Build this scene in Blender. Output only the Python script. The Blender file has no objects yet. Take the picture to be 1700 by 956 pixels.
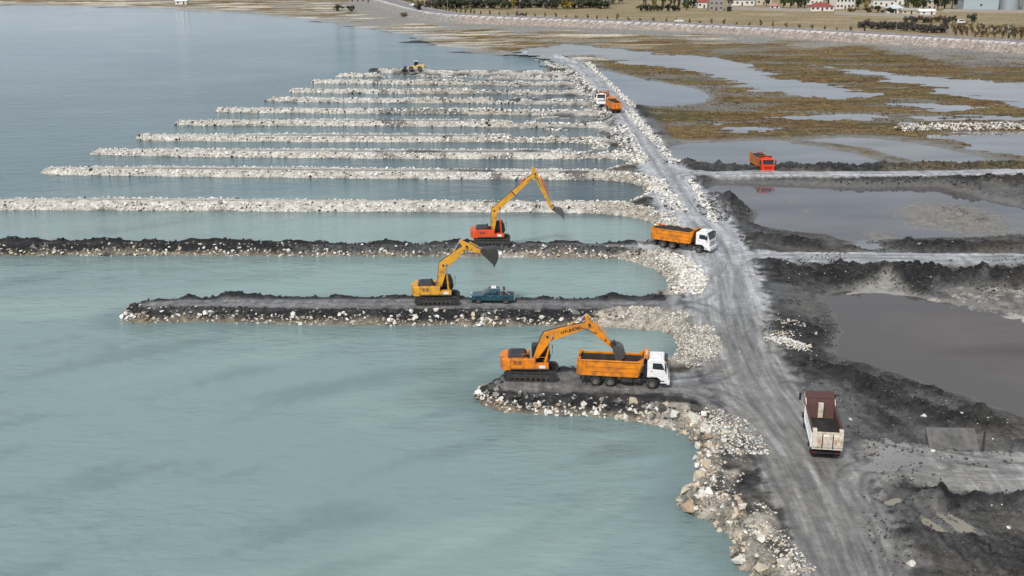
import bpy, bmesh, math, random
import numpy as np
from mathutils import Vector, Matrix
random.seed(7); rng = np.random.default_rng(11)
R = math.radians
S = bpy.context.scene
COL = S.collection

# ------------------------------------------------------------------ camera, sky, sun, exposure
ZT = 1.3                                  # level of the haul road and groyne tops above the lake
CAMZ, PITCH, FPX = 41.4+ZT, R(16.84), 1900.0
cam_d = bpy.data.cameras.new('camera'); cam = bpy.data.objects.new('camera', cam_d); COL.objects.link(cam)
cam.location = (0, 0, CAMZ); cam.rotation_euler = (math.pi/2 - PITCH, 0, 0)
cam_d.sensor_width = 36.0; cam_d.lens = 36.0*FPX/1700.0; cam_d.clip_start = 1; cam_d.clip_end = 9000
S.camera = cam
SUN_EL, SUN_AZ = R(46), R(205)          # azimuth clockwise from +Y: behind the camera, to the left
wd = bpy.data.worlds.new('World'); S.world = wd; wd.use_nodes = True
nt = wd.node_tree; nt.nodes.clear()
def N(t, typ, **k):
    n = t.nodes.new(typ)
    for a, b in k.items(): setattr(n, a, b)
    return n
sky = N(nt, 'ShaderNodeTexSky', sky_type='NISHITA', sun_disc=False)
sky.sun_elevation = SUN_EL; sky.sun_rotation = SUN_AZ; sky.dust_density = 2.0; sky.air_density = 1.0
tc = N(nt, 'ShaderNodeTexCoord'); mp = N(nt, 'ShaderNodeMapping'); mp.inputs['Scale'].default_value = (1, 1, 2.6)
nz = N(nt, 'ShaderNodeTexNoise'); nz.inputs['Scale'].default_value = 2.6; nz.inputs['Detail'].default_value = 6; nz.inputs['Roughness'].default_value = .55
cr = N(nt, 'ShaderNodeMapRange'); cr.inputs[1].default_value = .32; cr.inputs[2].default_value = .66; cr.inputs[3].default_value = .30; cr.inputs[4].default_value = .92
mx = N(nt, 'ShaderNodeMix', data_type='RGBA'); mx.inputs['B'].default_value = (7.6, 8.0, 8.6, 1)
bg = N(nt, 'ShaderNodeBackground'); bg.inputs['Strength'].default_value = .058
wo = N(nt, 'ShaderNodeOutputWorld'); L = nt.links.new
L(tc.outputs['Generated'], mp.inputs[0]); L(mp.outputs[0], nz.inputs['Vector']); L(nz.outputs['Fac'], cr.inputs[0])
L(cr.outputs[0], mx.inputs['Factor']); L(sky.outputs[0], mx.inputs['A']); L(mx.outputs['Result'], bg.inputs[0]); L(bg.outputs[0], wo.inputs[0])
sd = bpy.data.lights.new('sun', 'SUN'); sd.energy = 2.5; sd.angle = R(10); sd.color = (1, .95, .88)
sun = bpy.data.objects.new('sun', sd); COL.objects.link(sun)
dirv = Vector((math.sin(SUN_AZ)*math.cos(SUN_EL), math.cos(SUN_AZ)*math.cos(SUN_EL), math.sin(SUN_EL)))
sun.rotation_euler = dirv.to_track_quat('Z', 'Y').to_euler(); sun.location = (-60, -60, 120)
S.view_settings.view_transform = 'Standard'; S.view_settings.look = 'None'; S.view_settings.gamma = 1
S.view_settings.use_curve_mapping = False; S.view_settings.exposure = 0.5
S.cycles.max_bounces = 6; S.cycles.caustics_reflective = False; S.cycles.caustics_refractive = False

# ------------------------------------------------------------------ map from survey points to the ground
cP, sP = math.cos(PITCH), math.sin(PITCH)
def W(u, v, z=ZT):
    a = (u-850)/FPX; b = (v-478)/FPX
    dy = cP - b*sP; dz = -sP - b*cP
    t = (z-CAMZ)/dz
    return (a*t, dy*t)
def WL(pts, z): return [W(u, v, z) for u, v in pts]

# ------------------------------------------------------------------ numpy noise and distances
_perm = np.tile(rng.permutation(512), 3).astype(np.int32)
_g = rng.uniform(0, 2*np.pi, 512); _gx = np.cos(_g).astype(np.float32); _gy = np.sin(_g).astype(np.float32)
def perlin(x, y):
    x = np.asarray(x, np.float32); y = np.asarray(y, np.float32)
    xi = np.floor(x).astype(np.int32); yi = np.floor(y).astype(np.int32)
    xf = x-xi; yf = y-yi; xi &= 511; yi &= 511
    u = xf*xf*xf*(xf*(xf*6-15)+10); v = yf*yf*yf*(yf*(yf*6-15)+10)
    def gr(ix, iy, dx, dy):
        h = _perm[_perm[ix & 511]+(iy & 511)] & 511
        return _gx[h]*dx+_gy[h]*dy
    a = gr(xi, yi, xf, yf); b = gr(xi+1, yi, xf-1, yf); c = gr(xi, yi+1, xf, yf-1); d = gr(xi+1, yi+1, xf-1, yf-1)
    return (a+u*(b-a))+v*((c+u*(d-c))-(a+u*(b-a)))
def fbm(x, y, sc, oct=4, ox=0., gain=.5, sy=None):
    sy = sc if sy is None else sy
    r = 0; a = 1.; X = x/sc+ox; Y = y/sy+ox*1.7
    for _ in range(oct):
        r = r+a*perlin(X, Y); X = X*2.03+17.3; Y = Y*2.03+9.1; a *= gain
    return r*1.4
def sstep(a, b, x):
    t = np.clip((x-a)/(b-a), 0, 1); return t*t*(3-2*t)
def sdf(X, Y, poly, pad=None):
    """signed distance, positive inside; pad limits the work to the polygon's neighbourhood"""
    P = np.asarray(poly, np.float32)
    out = np.full(X.shape, -1e3, np.float32)
    if pad is None: sel = np.ones(X.shape, bool)
    else:
        lo = P.min(0)-pad; hi = P.max(0)+pad
        sel = (X > lo[0]) & (X < hi[0]) & (Y > lo[1]) & (Y < hi[1])
    x = X[sel]; y = Y[sel]
    d2 = np.full(x.shape, 1e9, np.float32); ins = np.zeros(x.shape, bool)
    Q = np.roll(P, -1, 0)
    for (ax, ay), (bx, by) in zip(P, Q):
        ex, ey = bx-ax, by-ay; wx = x-ax; wy = y-ay
        t = np.clip((wx*ex+wy*ey)/max(ex*ex+ey*ey, 1e-6), 0, 1)
        dx = wx-ex*t; dy = wy-ey*t
        d2 = np.minimum(d2, dx*dx+dy*dy)
        if abs(by-ay) > 1e-6:
            c = ((ay > y) != (by > y)) & (x < ex*(y-ay)/(by-ay)+ax); ins ^= c
    d = np.sqrt(d2); out[sel] = np.where(ins, d, -d)
    return out
def pline(X, Y, pts, pad):
    """signed side distance (left positive), absolute distance and length along a polyline"""
    P = np.asarray(pts, np.float32); sd_ = np.full(X.shape, 1e3, np.float32); al = np.zeros(X.shape, np.float32)
    lo = P.min(0)-pad; hi = P.max(0)+pad
    sel = (X > lo[0]) & (X < hi[0]) & (Y > lo[1]) & (Y < hi[1])
    x = X[sel]; y = Y[sel]; best = np.full(x.shape, 1e9, np.float32); sg = np.ones(x.shape, np.float32); aa = np.zeros(x.shape, np.float32); acc = 0.
    for (ax, ay), (bx, by) in zip(P[:-1], P[1:]):
        ex, ey = bx-ax, by-ay; ln = math.hypot(ex, ey)+1e-6; wx = x-ax; wy = y-ay
        t = np.clip((wx*ex+wy*ey)/(ln*ln), 0, 1); dx = wx-ex*t; dy = wy-ey*t; d = dx*dx+dy*dy
        m = d < best; best = np.where(m, d, best); sg = np.where(m, np.sign(ex*wy-ey*wx), sg); aa = np.where(m, acc+t*ln, aa); acc += ln
    sd_[sel] = np.sqrt(best)*sg; al[sel] = aa
    return sd_, np.abs(sd_), al
def spl(pts, n=8):
    """Catmull-Rom through points"""
    P = [np.array(p, float) for p in pts]; P = [2*P[0]-P[1]]+P+[2*P[-1]-P[-2]]; out = []
    for i in range(1, len(P)-2):
        for k in range(n):
            t = k/n; a, b, c, d = P[i-1], P[i], P[i+1], P[i+2]
            out.append(.5*((2*b)+(-a+c)*t+(2*a-5*b+4*c-d)*t*t+(-a+3*b-3*c+d)*t**3))
    out.append(P[-2]); return [tuple(p) for p in out]

# ------------------------------------------------------------------ materials
def principled(name):
    m = bpy.data.materials.new(name); m.use_nodes = True; t = m.node_tree
    return m, t, t.nodes['Principled BSDF']
def mat(name, col, rough=.5, metal=0., dirt=0., dcol=(.07, .065, .06), scale=1.5, bump=0., spec=.5):
    """painted / plain surface with uneven tone, grime patches and fine relief"""
    m, t, b = principled(name); l = t.links.new
    b.inputs['Metallic'].default_value = metal; b.inputs['Specular IOR Level'].default_value = spec
    co = N(t, 'ShaderNodeTexCoord'); n1 = N(t, 'ShaderNodeTexNoise'); n1.inputs['Scale'].default_value = scale; n1.inputs['Detail'].default_value = 8; n1.inputs['Roughness'].default_value = .65
    l(co.outputs['Object'], n1.inputs['Vector'])
    mr = N(t, 'ShaderNodeMapRange'); mr.inputs[1].default_value = .62-.3*dirt; mr.inputs[2].default_value = .8-.2*dirt; mr.inputs[4].default_value = min(1, dirt*1.1)
    l(n1.outputs['Fac'], mr.inputs[0])
    n2 = N(t, 'ShaderNodeTexNoise'); n2.inputs['Scale'].default_value = scale*4; n2.inputs['Detail'].default_value = 5; l(co.outputs['Object'], n2.inputs['Vector'])
    v = N(t, 'ShaderNodeMapRange'); v.inputs[1].default_value = .3; v.inputs[2].default_value = .7; v.inputs[3].default_value = .82; v.inputs[4].default_value = 1.12; l(n2.outputs['Fac'], v.inputs[0])
    mul = N(t, 'ShaderNodeVectorMath', operation='SCALE'); mul.inputs[0].default_value = col; l(v.outputs[0], mul.inputs['Scale'])
    mi = N(t, 'ShaderNodeMix', data_type='RGBA'); mi.inputs['B'].default_value = (*dcol, 1); l(mr.outputs[0], mi.inputs['Factor']); l(mul.outputs[0], mi.inputs['A'])
    l(mi.outputs['Result'], b.inputs['Base Color'])
    rr = N(t, 'ShaderNodeMapRange'); rr.inputs[3].default_value = rough; rr.inputs[4].default_value = min(1, rough+.35); l(mr.outputs[0], rr.inputs[0]); l(rr.outputs[0], b.inputs['Roughness'])
    if bump:
        bp = N(t, 'ShaderNodeBump'); bp.inputs['Strength'].default_value = bump; bp.inputs['Distance'].default_value = .05; l(n2.outputs['Fac'], bp.inputs['Height']); l(bp.outputs[0], b.inputs['Normal'])
    return m
def glassmat(name, col=(.02, .03, .035)):
    m, t, b = principled(name); b.inputs['Base Color'].default_value = (*col, 1); b.inputs['Roughness'].default_value = .06; b.inputs['Specular IOR Level'].default_value = .6
    co = N(t, 'ShaderNodeTexCoord'); n1 = N(t, 'ShaderNodeTexNoise'); n1.inputs['Scale'].default_value = 3; t.links.new(co.outputs['Object'], n1.inputs['Vector'])
    mr = N(t, 'ShaderNodeMapRange'); mr.inputs[3].default_value = .03; mr.inputs[4].default_value = .18; t.links.new(n1.outputs['Fac'], mr.inputs[0]); t.links.new(mr.outputs[0], b.inputs['Roughness'])
    return m
def groundmat(name='ground_soil', streak=False):
    m, t, b = principled(name); l = t.links.new
    a = N(t, 'ShaderNodeVertexColor', layer_name='Col'); geo = N(t, 'ShaderNodeNewGeometry')
    def ns(sc_, det, ro):
        n = N(t, 'ShaderNodeTexNoise'); n.inputs['Scale'].default_value = sc_; n.inputs['Detail'].default_value = det; n.inputs['Roughness'].default_value = ro; l(geo.outputs['Position'], n.inputs['Vector']); return n
    n1 = ns(.9, 10, .72); n3 = ns(5.5, 5, .7)
    am = N(t, 'ShaderNodeMapRange'); am.inputs[1].default_value = .3; am.inputs[2].default_value = .75; am.inputs[3].default_value = .35; am.inputs[4].default_value = 1.; l(a.outputs['Alpha'], am.inputs[0])
    def cen(n, k):
        q = N(t, 'ShaderNodeMath', operation='SUBTRACT'); q.inputs[1].default_value = .5; l(n.outputs['Fac'], q.inputs[0]); r_ = N(t, 'ShaderNodeMath', operation='MULTIPLY'); r_.inputs[1].default_value = k; l(q.outputs[0], r_.inputs[0]); return r_
    sm = N(t, 'ShaderNodeMath', operation='ADD'); l(cen(n1, 3.6).outputs[0], sm.inputs[0]); l(cen(n3, 2.0).outputs[0], sm.inputs[1])
    ma = N(t, 'ShaderNodeMath', operation='MULTIPLY_ADD'); ma.inputs[2].default_value = 1.0; l(sm.outputs[0], ma.inputs[0]); l(am.outputs[0], ma.inputs[1])
    cl = N(t, 'ShaderNodeClamp'); cl.inputs['Min'].default_value = .3; cl.inputs['Max'].default_value = 2.1; l(ma.outputs[0], cl.inputs[0])
    sc = N(t, 'ShaderNodeVectorMath', operation='SCALE'); l(a.outputs['Color'], sc.inputs[0]); l(cl.outputs[0], sc.inputs['Scale']); l(sc.outputs[0], b.inputs['Base Color'])
    if streak:
        at_ = N(t, 'ShaderNodeAttribute', attribute_name='Way')
        def sn(sx, sy, det):
            mp_ = N(t, 'ShaderNodeMapping'); mp_.inputs['Scale'].default_value = (sx, sy, 1); l(at_.outputs['Vector'], mp_.inputs[0]); n = N(t, 'ShaderNodeTexNoise'); n.inputs['Scale'].default_value = 1; n.inputs['Detail'].default_value = det; n.inputs['Roughness'].default_value = .6; l(mp_.outputs[0], n.inputs['Vector']); return n
        q1 = cen(sn(.07, 2.8, 5), 1.35); q2 = cen(sn(.2, .9, 6), 1.35); q3 = N(t, 'ShaderNodeMath', operation='ADD'); l(q1.outputs[0], q3.inputs[0]); l(q2.outputs[0], q3.inputs[1])
        q4 = N(t, 'ShaderNodeMath', operation='ADD'); q4.inputs[1].default_value = 1.; l(q3.outputs[0], q4.inputs[0]); q5 = N(t, 'ShaderNodeClamp'); q5.inputs['Min'].default_value = .45; q5.inputs['Max'].default_value = 1.5; l(q4.outputs[0], q5.inputs[0])
        s2 = N(t, 'ShaderNodeVectorMath', operation='SCALE'); l(sc.outputs[0], s2.inputs[0]); l(q5.outputs[0], s2.inputs['Scale']); l(s2.outputs[0], b.inputs['Base Color'])
    l(a.outputs['Alpha'], b.inputs['Roughness'])
    sp = N(t, 'ShaderNodeMapRange'); sp.inputs[1].default_value = .25; sp.inputs[2].default_value = .6; sp.inputs[3].default_value = .45; sp.inputs[4].default_value = .10; l(a.outputs['Alpha'], sp.inputs[0]); l(sp.outputs[0], b.inputs['Specular IOR Level'])
    n2 = ns(1.7, 9, .68)
    bp = N(t, 'ShaderNodeBump'); bp.inputs['Distance'].default_value = .45; l(am.outputs[0], bp.inputs['Strength']); l(n2.outputs['Fac'], bp.inputs['Height']); l(bp.outputs[0], b.inputs['Normal'])
    return m
def rockmat():
    m, t, b = principled('limestone'); l = t.links.new
    a = N(t, 'ShaderNodeVertexColor', layer_name='Col'); geo = N(t, 'ShaderNodeNewGeometry')
    n1 = N(t, 'ShaderNodeTexNoise'); n1.inputs['Scale'].default_value = 3; n1.inputs['Detail'].default_value = 6; n1.inputs['Roughness'].default_value = .7; l(geo.outputs['Position'], n1.inputs['Vector'])
    mr = N(t, 'ShaderNodeMapRange'); mr.inputs[1].default_value = .3; mr.inputs[2].default_value = .7; mr.inputs[3].default_value = .7; mr.inputs[4].default_value = 1.15; l(n1.outputs['Fac'], mr.inputs[0])
    sc = N(t, 'ShaderNodeVectorMath', operation='SCALE'); l(a.outputs['Color'], sc.inputs[0]); l(mr.outputs[0], sc.inputs['Scale']); l(sc.outputs[0], b.inputs['Base Color'])
    b.inputs['Roughness'].default_value = .85; b.inputs['Specular IOR Level'].default_value = .25
    bp = N(t, 'ShaderNodeBump'); bp.inputs['Distance'].default_value = .06; bp.inputs['Strength'].default_value = .6; l(n1.outputs['Fac'], bp.inputs['Height']); l(bp.outputs[0], b.inputs['Normal'])
    return m
def watermat(name, wave=1.0, rough=.1, spec=.5, sc1=.55, sc2=.16):
    m, t, b = principled(name); l = t.links.new
    a = N(t, 'ShaderNodeVertexColor', layer_name='Col'); geo = N(t, 'ShaderNodeNewGeometry')
    l(a.outputs['Color'], b.inputs['Base Color']); b.inputs['IOR'].default_value = 1.33; b.inputs['Specular IOR Level'].default_value = spec; b.inputs['Roughness'].default_value = rough
    def ns(scale, sx, rot, det):
        mp = N(t, 'ShaderNodeMapping'); mp.inputs['Rotation'].default_value = (0, 0, R(rot)); mp.inputs['Scale'].default_value = (sx, 1, 1); l(geo.outputs['Position'], mp.inputs[0])
        n = N(t, 'ShaderNodeTexNoise'); n.inputs['Scale'].default_value = scale; n.inputs['Detail'].default_value = det; n.inputs['Roughness'].default_value = .6; l(mp.outputs[0], n.inputs['Vector']); return n
    n1 = ns(sc1, .38, -28, 5); n2 = ns(sc2, .5, -35, 2); n3 = ns(.035, .6, -20, 3)
    ad = N(t, 'ShaderNodeMath', operation='MULTIPLY_ADD'); ad.inputs[1].default_value = 2.2; l(n2.outputs['Fac'], ad.inputs[0]); l(n1.outputs['Fac'], ad.inputs[2])
    pm = N(t, 'ShaderNodeMapRange'); pm.inputs[1].default_value = .35; pm.inputs[2].default_value = .65; pm.inputs[3].default_value = .35*wave; pm.inputs[4].default_value = wave; l(n3.outputs['Fac'], pm.inputs[0])
    bp = N(t, 'ShaderNodeBump'); bp.inputs['Distance'].default_value = .30; l(pm.outputs[0], bp.inputs['Strength']); l(ad.outputs[0], bp.inputs['Height']); l(bp.outputs[0], b.inputs['Normal'])
    return m
GROUND = groundmat(); HAUL = groundmat('haul_road_silt', True); ROCK = rockmat(); LAKE = watermat('lake_water', .75, .08, .5, 1.3, .3); POND = watermat('pond_water', .04, .04, .6, .9, .3); MARSHW = watermat('marsh_water', .06, .06, .5); MURK = watermat('murky_pond_water', .05, .08, .26, .9, .3)

# ------------------------------------------------------------------ plan of the place (survey points -> metres)
ZG = 1.0
#  groyne id -> front waterline (right to left), tip, back crest (left to right), cell end
LK = []   # (x, y, mode, gid) of the segment that STARTS here
def add(mode, gid, pts, z=0., off=0.):
    for u, v in pts:
        x, y = W(u, v, z); LK.append((x, y+off, mode, gid))
BK = dict(z=ZT, off=1.5); BF = dict(z=ZG, off=1.3)
add('shore', 0, [(1290, 1060), (1262, 1000), (1245, 956), (1222, 925), (1218, 895), (1190, 872), (1152, 852), (1130, 838), (1146, 815), (1162, 795), (1153, 770), (1168, 752), (1150, 728)])
add('front', 1, [(1120, 713), (1060, 700), (1010, 693), (940, 690), (880, 687), (830, 681), (800, 671)])
add('tip', 1, [(788, 656)]); add('back', 1, [(806, 640), (835, 620), (900, 612), (1000, 609), (1080, 609)], **BK)
add('end', 1, [(1106, 606), (1119, 588), (1124, 570), (1120, 556), (1090, 548)])
add('front', 2, [(1040, 545), (1000, 542), (900, 541), (800, 541), (700, 540), (600, 539), (500, 538), (400, 536), (300, 534), (240, 537)])
add('tip', 2, [(208, 533), (202, 522)]); add('back', 2, [(222, 507), (250, 498), (300, 496), (400, 495), (500, 495), (600, 494), (700, 494), (800, 496), (950, 496), (1060, 496)], **BK)
add('end', 2, [(1108, 490), (1114, 478), (1107, 462), (1090, 447)])
add('front', 3, [(1060, 437), (1035, 430), (980, 428), (850, 427), (700, 426), (500, 425), (300, 424), (150, 424), (0, 425), (-120, 426)])
add('tip', 3, [(-230, 424)]); add('back', 3, [(-230, 398), (0, 399), (150, 400), (400, 403), (600, 405), (750, 404), (900, 404), (1000, 404), (1060, 404)], **BK)
add('end', 3, [(1088, 399), (1094, 388), (1090, 375), (1072, 366), (1040, 359)])
add('front', 4, [(1000, 355), (900, 352), (700, 352), (500, 351), (300, 350), (150, 349), (0, 349), (-100, 348)])
add('tip', 4, [(-150, 345)]); add('back', 4, [(-140, 332), (0, 330), (200, 328), (400, 330), (600, 332), (800, 334), (950, 334), (1040, 335)], **BK)
add('end', 4, [(1070, 330), (1073, 320), (1066, 309), (1040, 302)])
add('front', 5, [(1000, 299), (900, 298), (700, 297), (500, 295), (300, 293), (150, 291), (85, 290)])
add('tip', 5, [(66, 287)]); add('back', 5, [(72, 282), (120, 277), (300, 276), (500, 278), (700, 280), (900, 282), (1000, 282)], **BF)
add('end', 5, [(1040, 280), (1048, 274), (1040, 267)])
add('front', 6, [(1010, 264), (900, 264), (700, 264), (500, 262), (300, 260), (200, 258)])
add('tip', 6, [(150, 255)]); add('back', 6, [(158, 251), (200, 248), (400, 247), (600, 248), (800, 248), (950, 248)], **BF)
add('end', 6, [(984, 246), (986, 241), (960, 237)])
add('front', 7, [(800, 236), (600, 236), (400, 235), (300, 234), (240, 233)])
add('tip', 7, [(226, 231)]); add('back', 7, [(232, 227), (300, 223), (500, 222), (700, 222), (850, 223)], **BF)
add('end', 7, [(918, 219), (900, 214)])
add('front', 8, [(820, 211), (700, 210), (500, 209), (350, 209)])
add('tip', 8, [(286, 207)]); add('back', 8, [(290, 203), (350, 199), (500, 198), (700, 198), (845, 199)], **BF)
add('end', 8, [(898, 195), (880, 191)])
add('front', 9, [(800, 190), (700, 189), (500, 188), (400, 187)])
add('tip', 9, [(355, 185)]); add('back', 9, [(362, 182), (450, 180), (600, 180), (820, 180)], **BF)
add('end', 9, [(876, 176), (860, 172)])
add('front', 10, [(700, 171), (550, 170), (470, 169)])
add('tip', 10, [(440, 167)]); add('back', 10, [(450, 164), (600, 163), (820, 163)], **BF)
add('end', 10, [(868, 159), (850, 156)])
add('front', 11, [(700, 156), (550, 155), (500, 154)])
add('tip', 11, [(478, 152)]); add('back', 11, [(485, 149), (600, 148), (790, 148)], **BF)
add('end', 11, [(850, 144.5), (835, 141.5)])
add('front', 12, [(700, 140.5), (560, 139)])
add('tip', 12, [(515, 136)]); add('back', 12, [(520, 132.6), (600, 132), (770, 132)], **BF)
add('end', 12, [(820, 130.2), (806, 129)])
add('front', 13, [(700, 129), (600, 128)])
add('tip', 13, [(556, 126)]); add('back', 13, [(560, 122.5), (600, 121.7), (632, 121.5)], **BF)
add('tip', 14, [(630, 118)]); add('back', 14, [(640, 114.3), (720, 113.5), (800, 113.5), (900, 114)], **BF)
add('nat', 0, [(912, 109), (905, 103), (880, 96), (842, 93), (800, 89), (770, 84), (735, 76), (715, 69), (690, 61), (640, 51), (560, 39), (480, 28.5), (380, 21), (280, 15), (150, 10.5), (0, 8), (-200, 6), (-600, 4)])
for g in range(4, 14):          # keep every rubble groyne wide enough to stand as a ridge
    fr = sorted((x, y) for x, y, m, k in LK if k == g and m == 'front'); fx = [p[0] for p in fr]; fy = [p[1] for p in fr]
    for i, (x, y, m, k) in enumerate(LK):
        if k == g and m == 'back': LK[i] = (x, max(y, float(np.interp(x, fx, fy))+3.5), m, k)
        if k == g and m == 'tip': LK[i] = (x, fy[0]+1.7, m, k)
FAR_L = LK[-1]; LK += [(-1800., FAR_L[1]+150, 'nat', 0), (-1800., 20., 'off', 0), (W(1290, 1060, 0)[0]-4, 20., 'off', 0)]
lake_poly = [(a, b) for a, b, _, _ in LK]

# ------------------------------------------------------------------ terrain grid
rows = [50.]
while rows[-1] < 3600:
    y = rows[-1]; rows.append(y*(1+(.0031 if y < 430 else .0045 if y < 900 else .03)))
YR = np.array(rows, np.float32); NR = len(YR)
SL0, SL1, NC = -.62, .66, 740
SL = np.linspace(SL0, SL1, NC, dtype=np.float32)
GX = YR[:, None]*SL[None, :]; GY = np.repeat(YR[:, None], NC, 1)
X = GX.ravel(); Y = GY.ravel()
lake = sdf(X, Y, lake_poly)                       # + in the lake
nA = fbm(X, Y, 5., 4, 3.1); nB = fbm(X, Y, 1.3, 3, 7.7); nC = fbm(X, Y, 26., 4, 1.3); nL = fbm(X, Y, 90., 4, 5.9)
nS = fbm(X, Y, 60., 5, 2.2, .55, 14.)            # streaks along the shore
far = sstep(380, 430, Y-0*X)
dl = -lake + (nA*.35+nB*.25)*(1-far) + far*(nS*22)
# causeway lines
road_main = spl(WL([(1450, 1060), (1425, 950), (1378, 840), (1325, 740), (1262, 655), (1228, 590), (1208, 520), (1196, 455), (1178, 400), (1150, 358), (1126, 318), (1098, 275), (1070, 235), (1040, 192), (1018, 160), (985, 130), (955, 106), (925, 92), (880, 84)], ZT))
road_w = np.interp(np.linspace(0, 1, 40), [0, .12, .3, .45, .6, 1], [3.6, 4.6, 5.2, 3.8, 3.2, 2.6])
rs, rd, ra = pline(X, Y, road_main, 60)
tot = max(1, ra.max()); rw = np.interp(ra/tot, np.linspace(0, 1, 40), road_w).astype(np.float32)
branches = {}
def branch(key, pts, w, z=ZT): branches[key] = (spl(WL(pts, z), 6), w)
branch('g1', [(850, 634), (930, 634), (1000, 634), (1090, 634), (1160, 632), (1215, 618), (1235, 590)], 2.6)
branch('g1b', [(1100, 634), (1180, 648), (1240, 690), (1290, 740)], 2.4)
branch('g2', [(260, 506), (400, 504), (600, 503), (850, 503), (1050, 504), (1140, 508), (1185, 520), (1215, 560)], 1.9)
branch('g2b', [(1050, 504), (1140, 500), (1180, 480), (1195, 440)], 1.9)
branch('g3', [(500, 410), (850, 410), (1000, 410), (1110, 412), (1160, 420), (1200, 440)], 1.7)
branch('r2', [(1190, 440), (1230, 425), (1300, 425), (1420, 426), (1550, 427), (1720, 428), (1900, 430)], 2.7, 1.2)
branch('r1', [(1112, 300), (1140, 288), (1200, 287), (1300, 287), (1450, 287), (1600, 285), (1750, 283), (1900, 281)], 2.3, 1.2)
branch('r3', [(1390, 800), (1430, 770), (1500, 768), (1580, 778), (1700, 780), (1900, 785)], 3.6, 1.15)
road = sstep(1.2, -.6, rd-rw+nB*.6+nA*.4)
BR = {}
for k, (p, w) in branches.items():
    s_, d_, a_ = pline(X, Y, p, 14); BR[k] = (s_, d_, a_); road = np.maximum(road, sstep(1.0, -.6, d_-w+nB*.5+nA*.4)*(1. if k[0] == 'r' else .9))
right = (rs < 0) & (rd > 0)                       # land side of the causeway
# base heights
slope_n = np.clip(dl/(1.15-.25*sstep(185, 200, Y)), -1.5, 1)
zl = ZT-(ZT-ZG)*sstep(185, 200, Y)*(1-sstep(-12, -4, X-np.interp(Y, [p[1] for p in road_main], [p[0] for p in road_main])))
h = zl*np.where(slope_n > 0, slope_n**.8, slope_n)
hn = np.clip((-lake+nS*14)/60., -.8, 1.)*1.2       # natural beach, low and flat
h = h*(1-far)+hn*far
# right-hand flats
sideR = sstep(3.0, 6.5, -rs-rw+nA*1.0+1.2)*(Y < 460)*(rs < 900)
xroad = np.interp(Y, [p[1] for p in road_main], [p[0] for p in road_main])
sideR = np.maximum(sideR, sstep(8, 14, X-xroad)*(Y < 520))
marsh = sstep(-8, 8, Y-(247-110*(X/Y-.12))+nC*7+nA*4)*sideR         # vegetated flats beyond the mud
flat = .82+nC*.15+nA*.16*(1-marsh)+nB*.10*(1-marsh)
flat = flat*(1-marsh)+marsh*(.72+nC*.08+nS*.05)
h = h*(1-sideR)+flat*sideR
# mud ridges and heaps (survey line, height, half-width)
def ridge(pts, hgt, w, z=1.2, rag=.5, pad=14):
    global h
    _, d, a = pline(X, Y, spl(WL(pts, z), 5), pad)
    prof = np.exp(-(d/w)**2)*(1+rag*(nA*1.1+nB*.7))*sstep(900, 800, d)
    h = h+hgt*np.clip(prof, 0, 2); return np.clip(prof, 0, 1)
mud = np.zeros_like(h)
for a in [([(1120, 270), (1180, 274), (1240, 276), (1310, 277), (1400, 276), (1500, 275), (1620, 273), (1750, 271), (1900, 270)], .9, 1.6),
          ([(1165, 300), (1230, 300), (1300, 303)], .15, 2.4), ([(1330, 304), (1400, 304), (1500, 300), (1600, 298), (1720, 295), (1900, 290)], .75, 3.0),
          ([(1318, 304), (1345, 307)], 1.0, 2.0), ([(1545, 303), (1600, 305)], .9, 2.4),
          ([(1190, 335), (1220, 352), (1245, 362)], 1.5, 3.0), ([(1180, 345), (1200, 362)], .8, 2.2),
          ([(1240, 396), (1300, 398), (1350, 402)], .7, 1.7), ([(1420, 408), (1500, 405), (1600, 406), (1720, 408), (1900, 408)], .9, 1.6),
          ([(1290, 440), (1350, 452), (1400, 458), (1440, 466)], .9, 2.4), ([(1420, 445), (1500, 452), (1600, 460), (1700, 462), (1900, 466)], 1.3, 2.5),
          ([(1480, 470), (1540, 478)], .6, 1.6), ([(1300, 545), (1350, 548), (1390, 560)], .6, 2.2), ([(1340, 600), (1420, 622), (1480, 640)], .5, 1.5),
          ([(1430, 640), (1500, 670), (1580, 690), (1650, 700)], .55, 2.0), ([(1460, 830), (1520, 826), (1620, 822), (1750, 818)], .4, .8),
          ([(1520, 905), (1600, 915), (1680, 930)], .7, 2.6), ([(1430, 665), (1480, 700), (1520, 735)], .35, .8), ([(1455, 860), (1480, 930), (1500, 1000)], .35, .9)]:
    mud = np.maximum(mud, ridge(*a))
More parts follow.
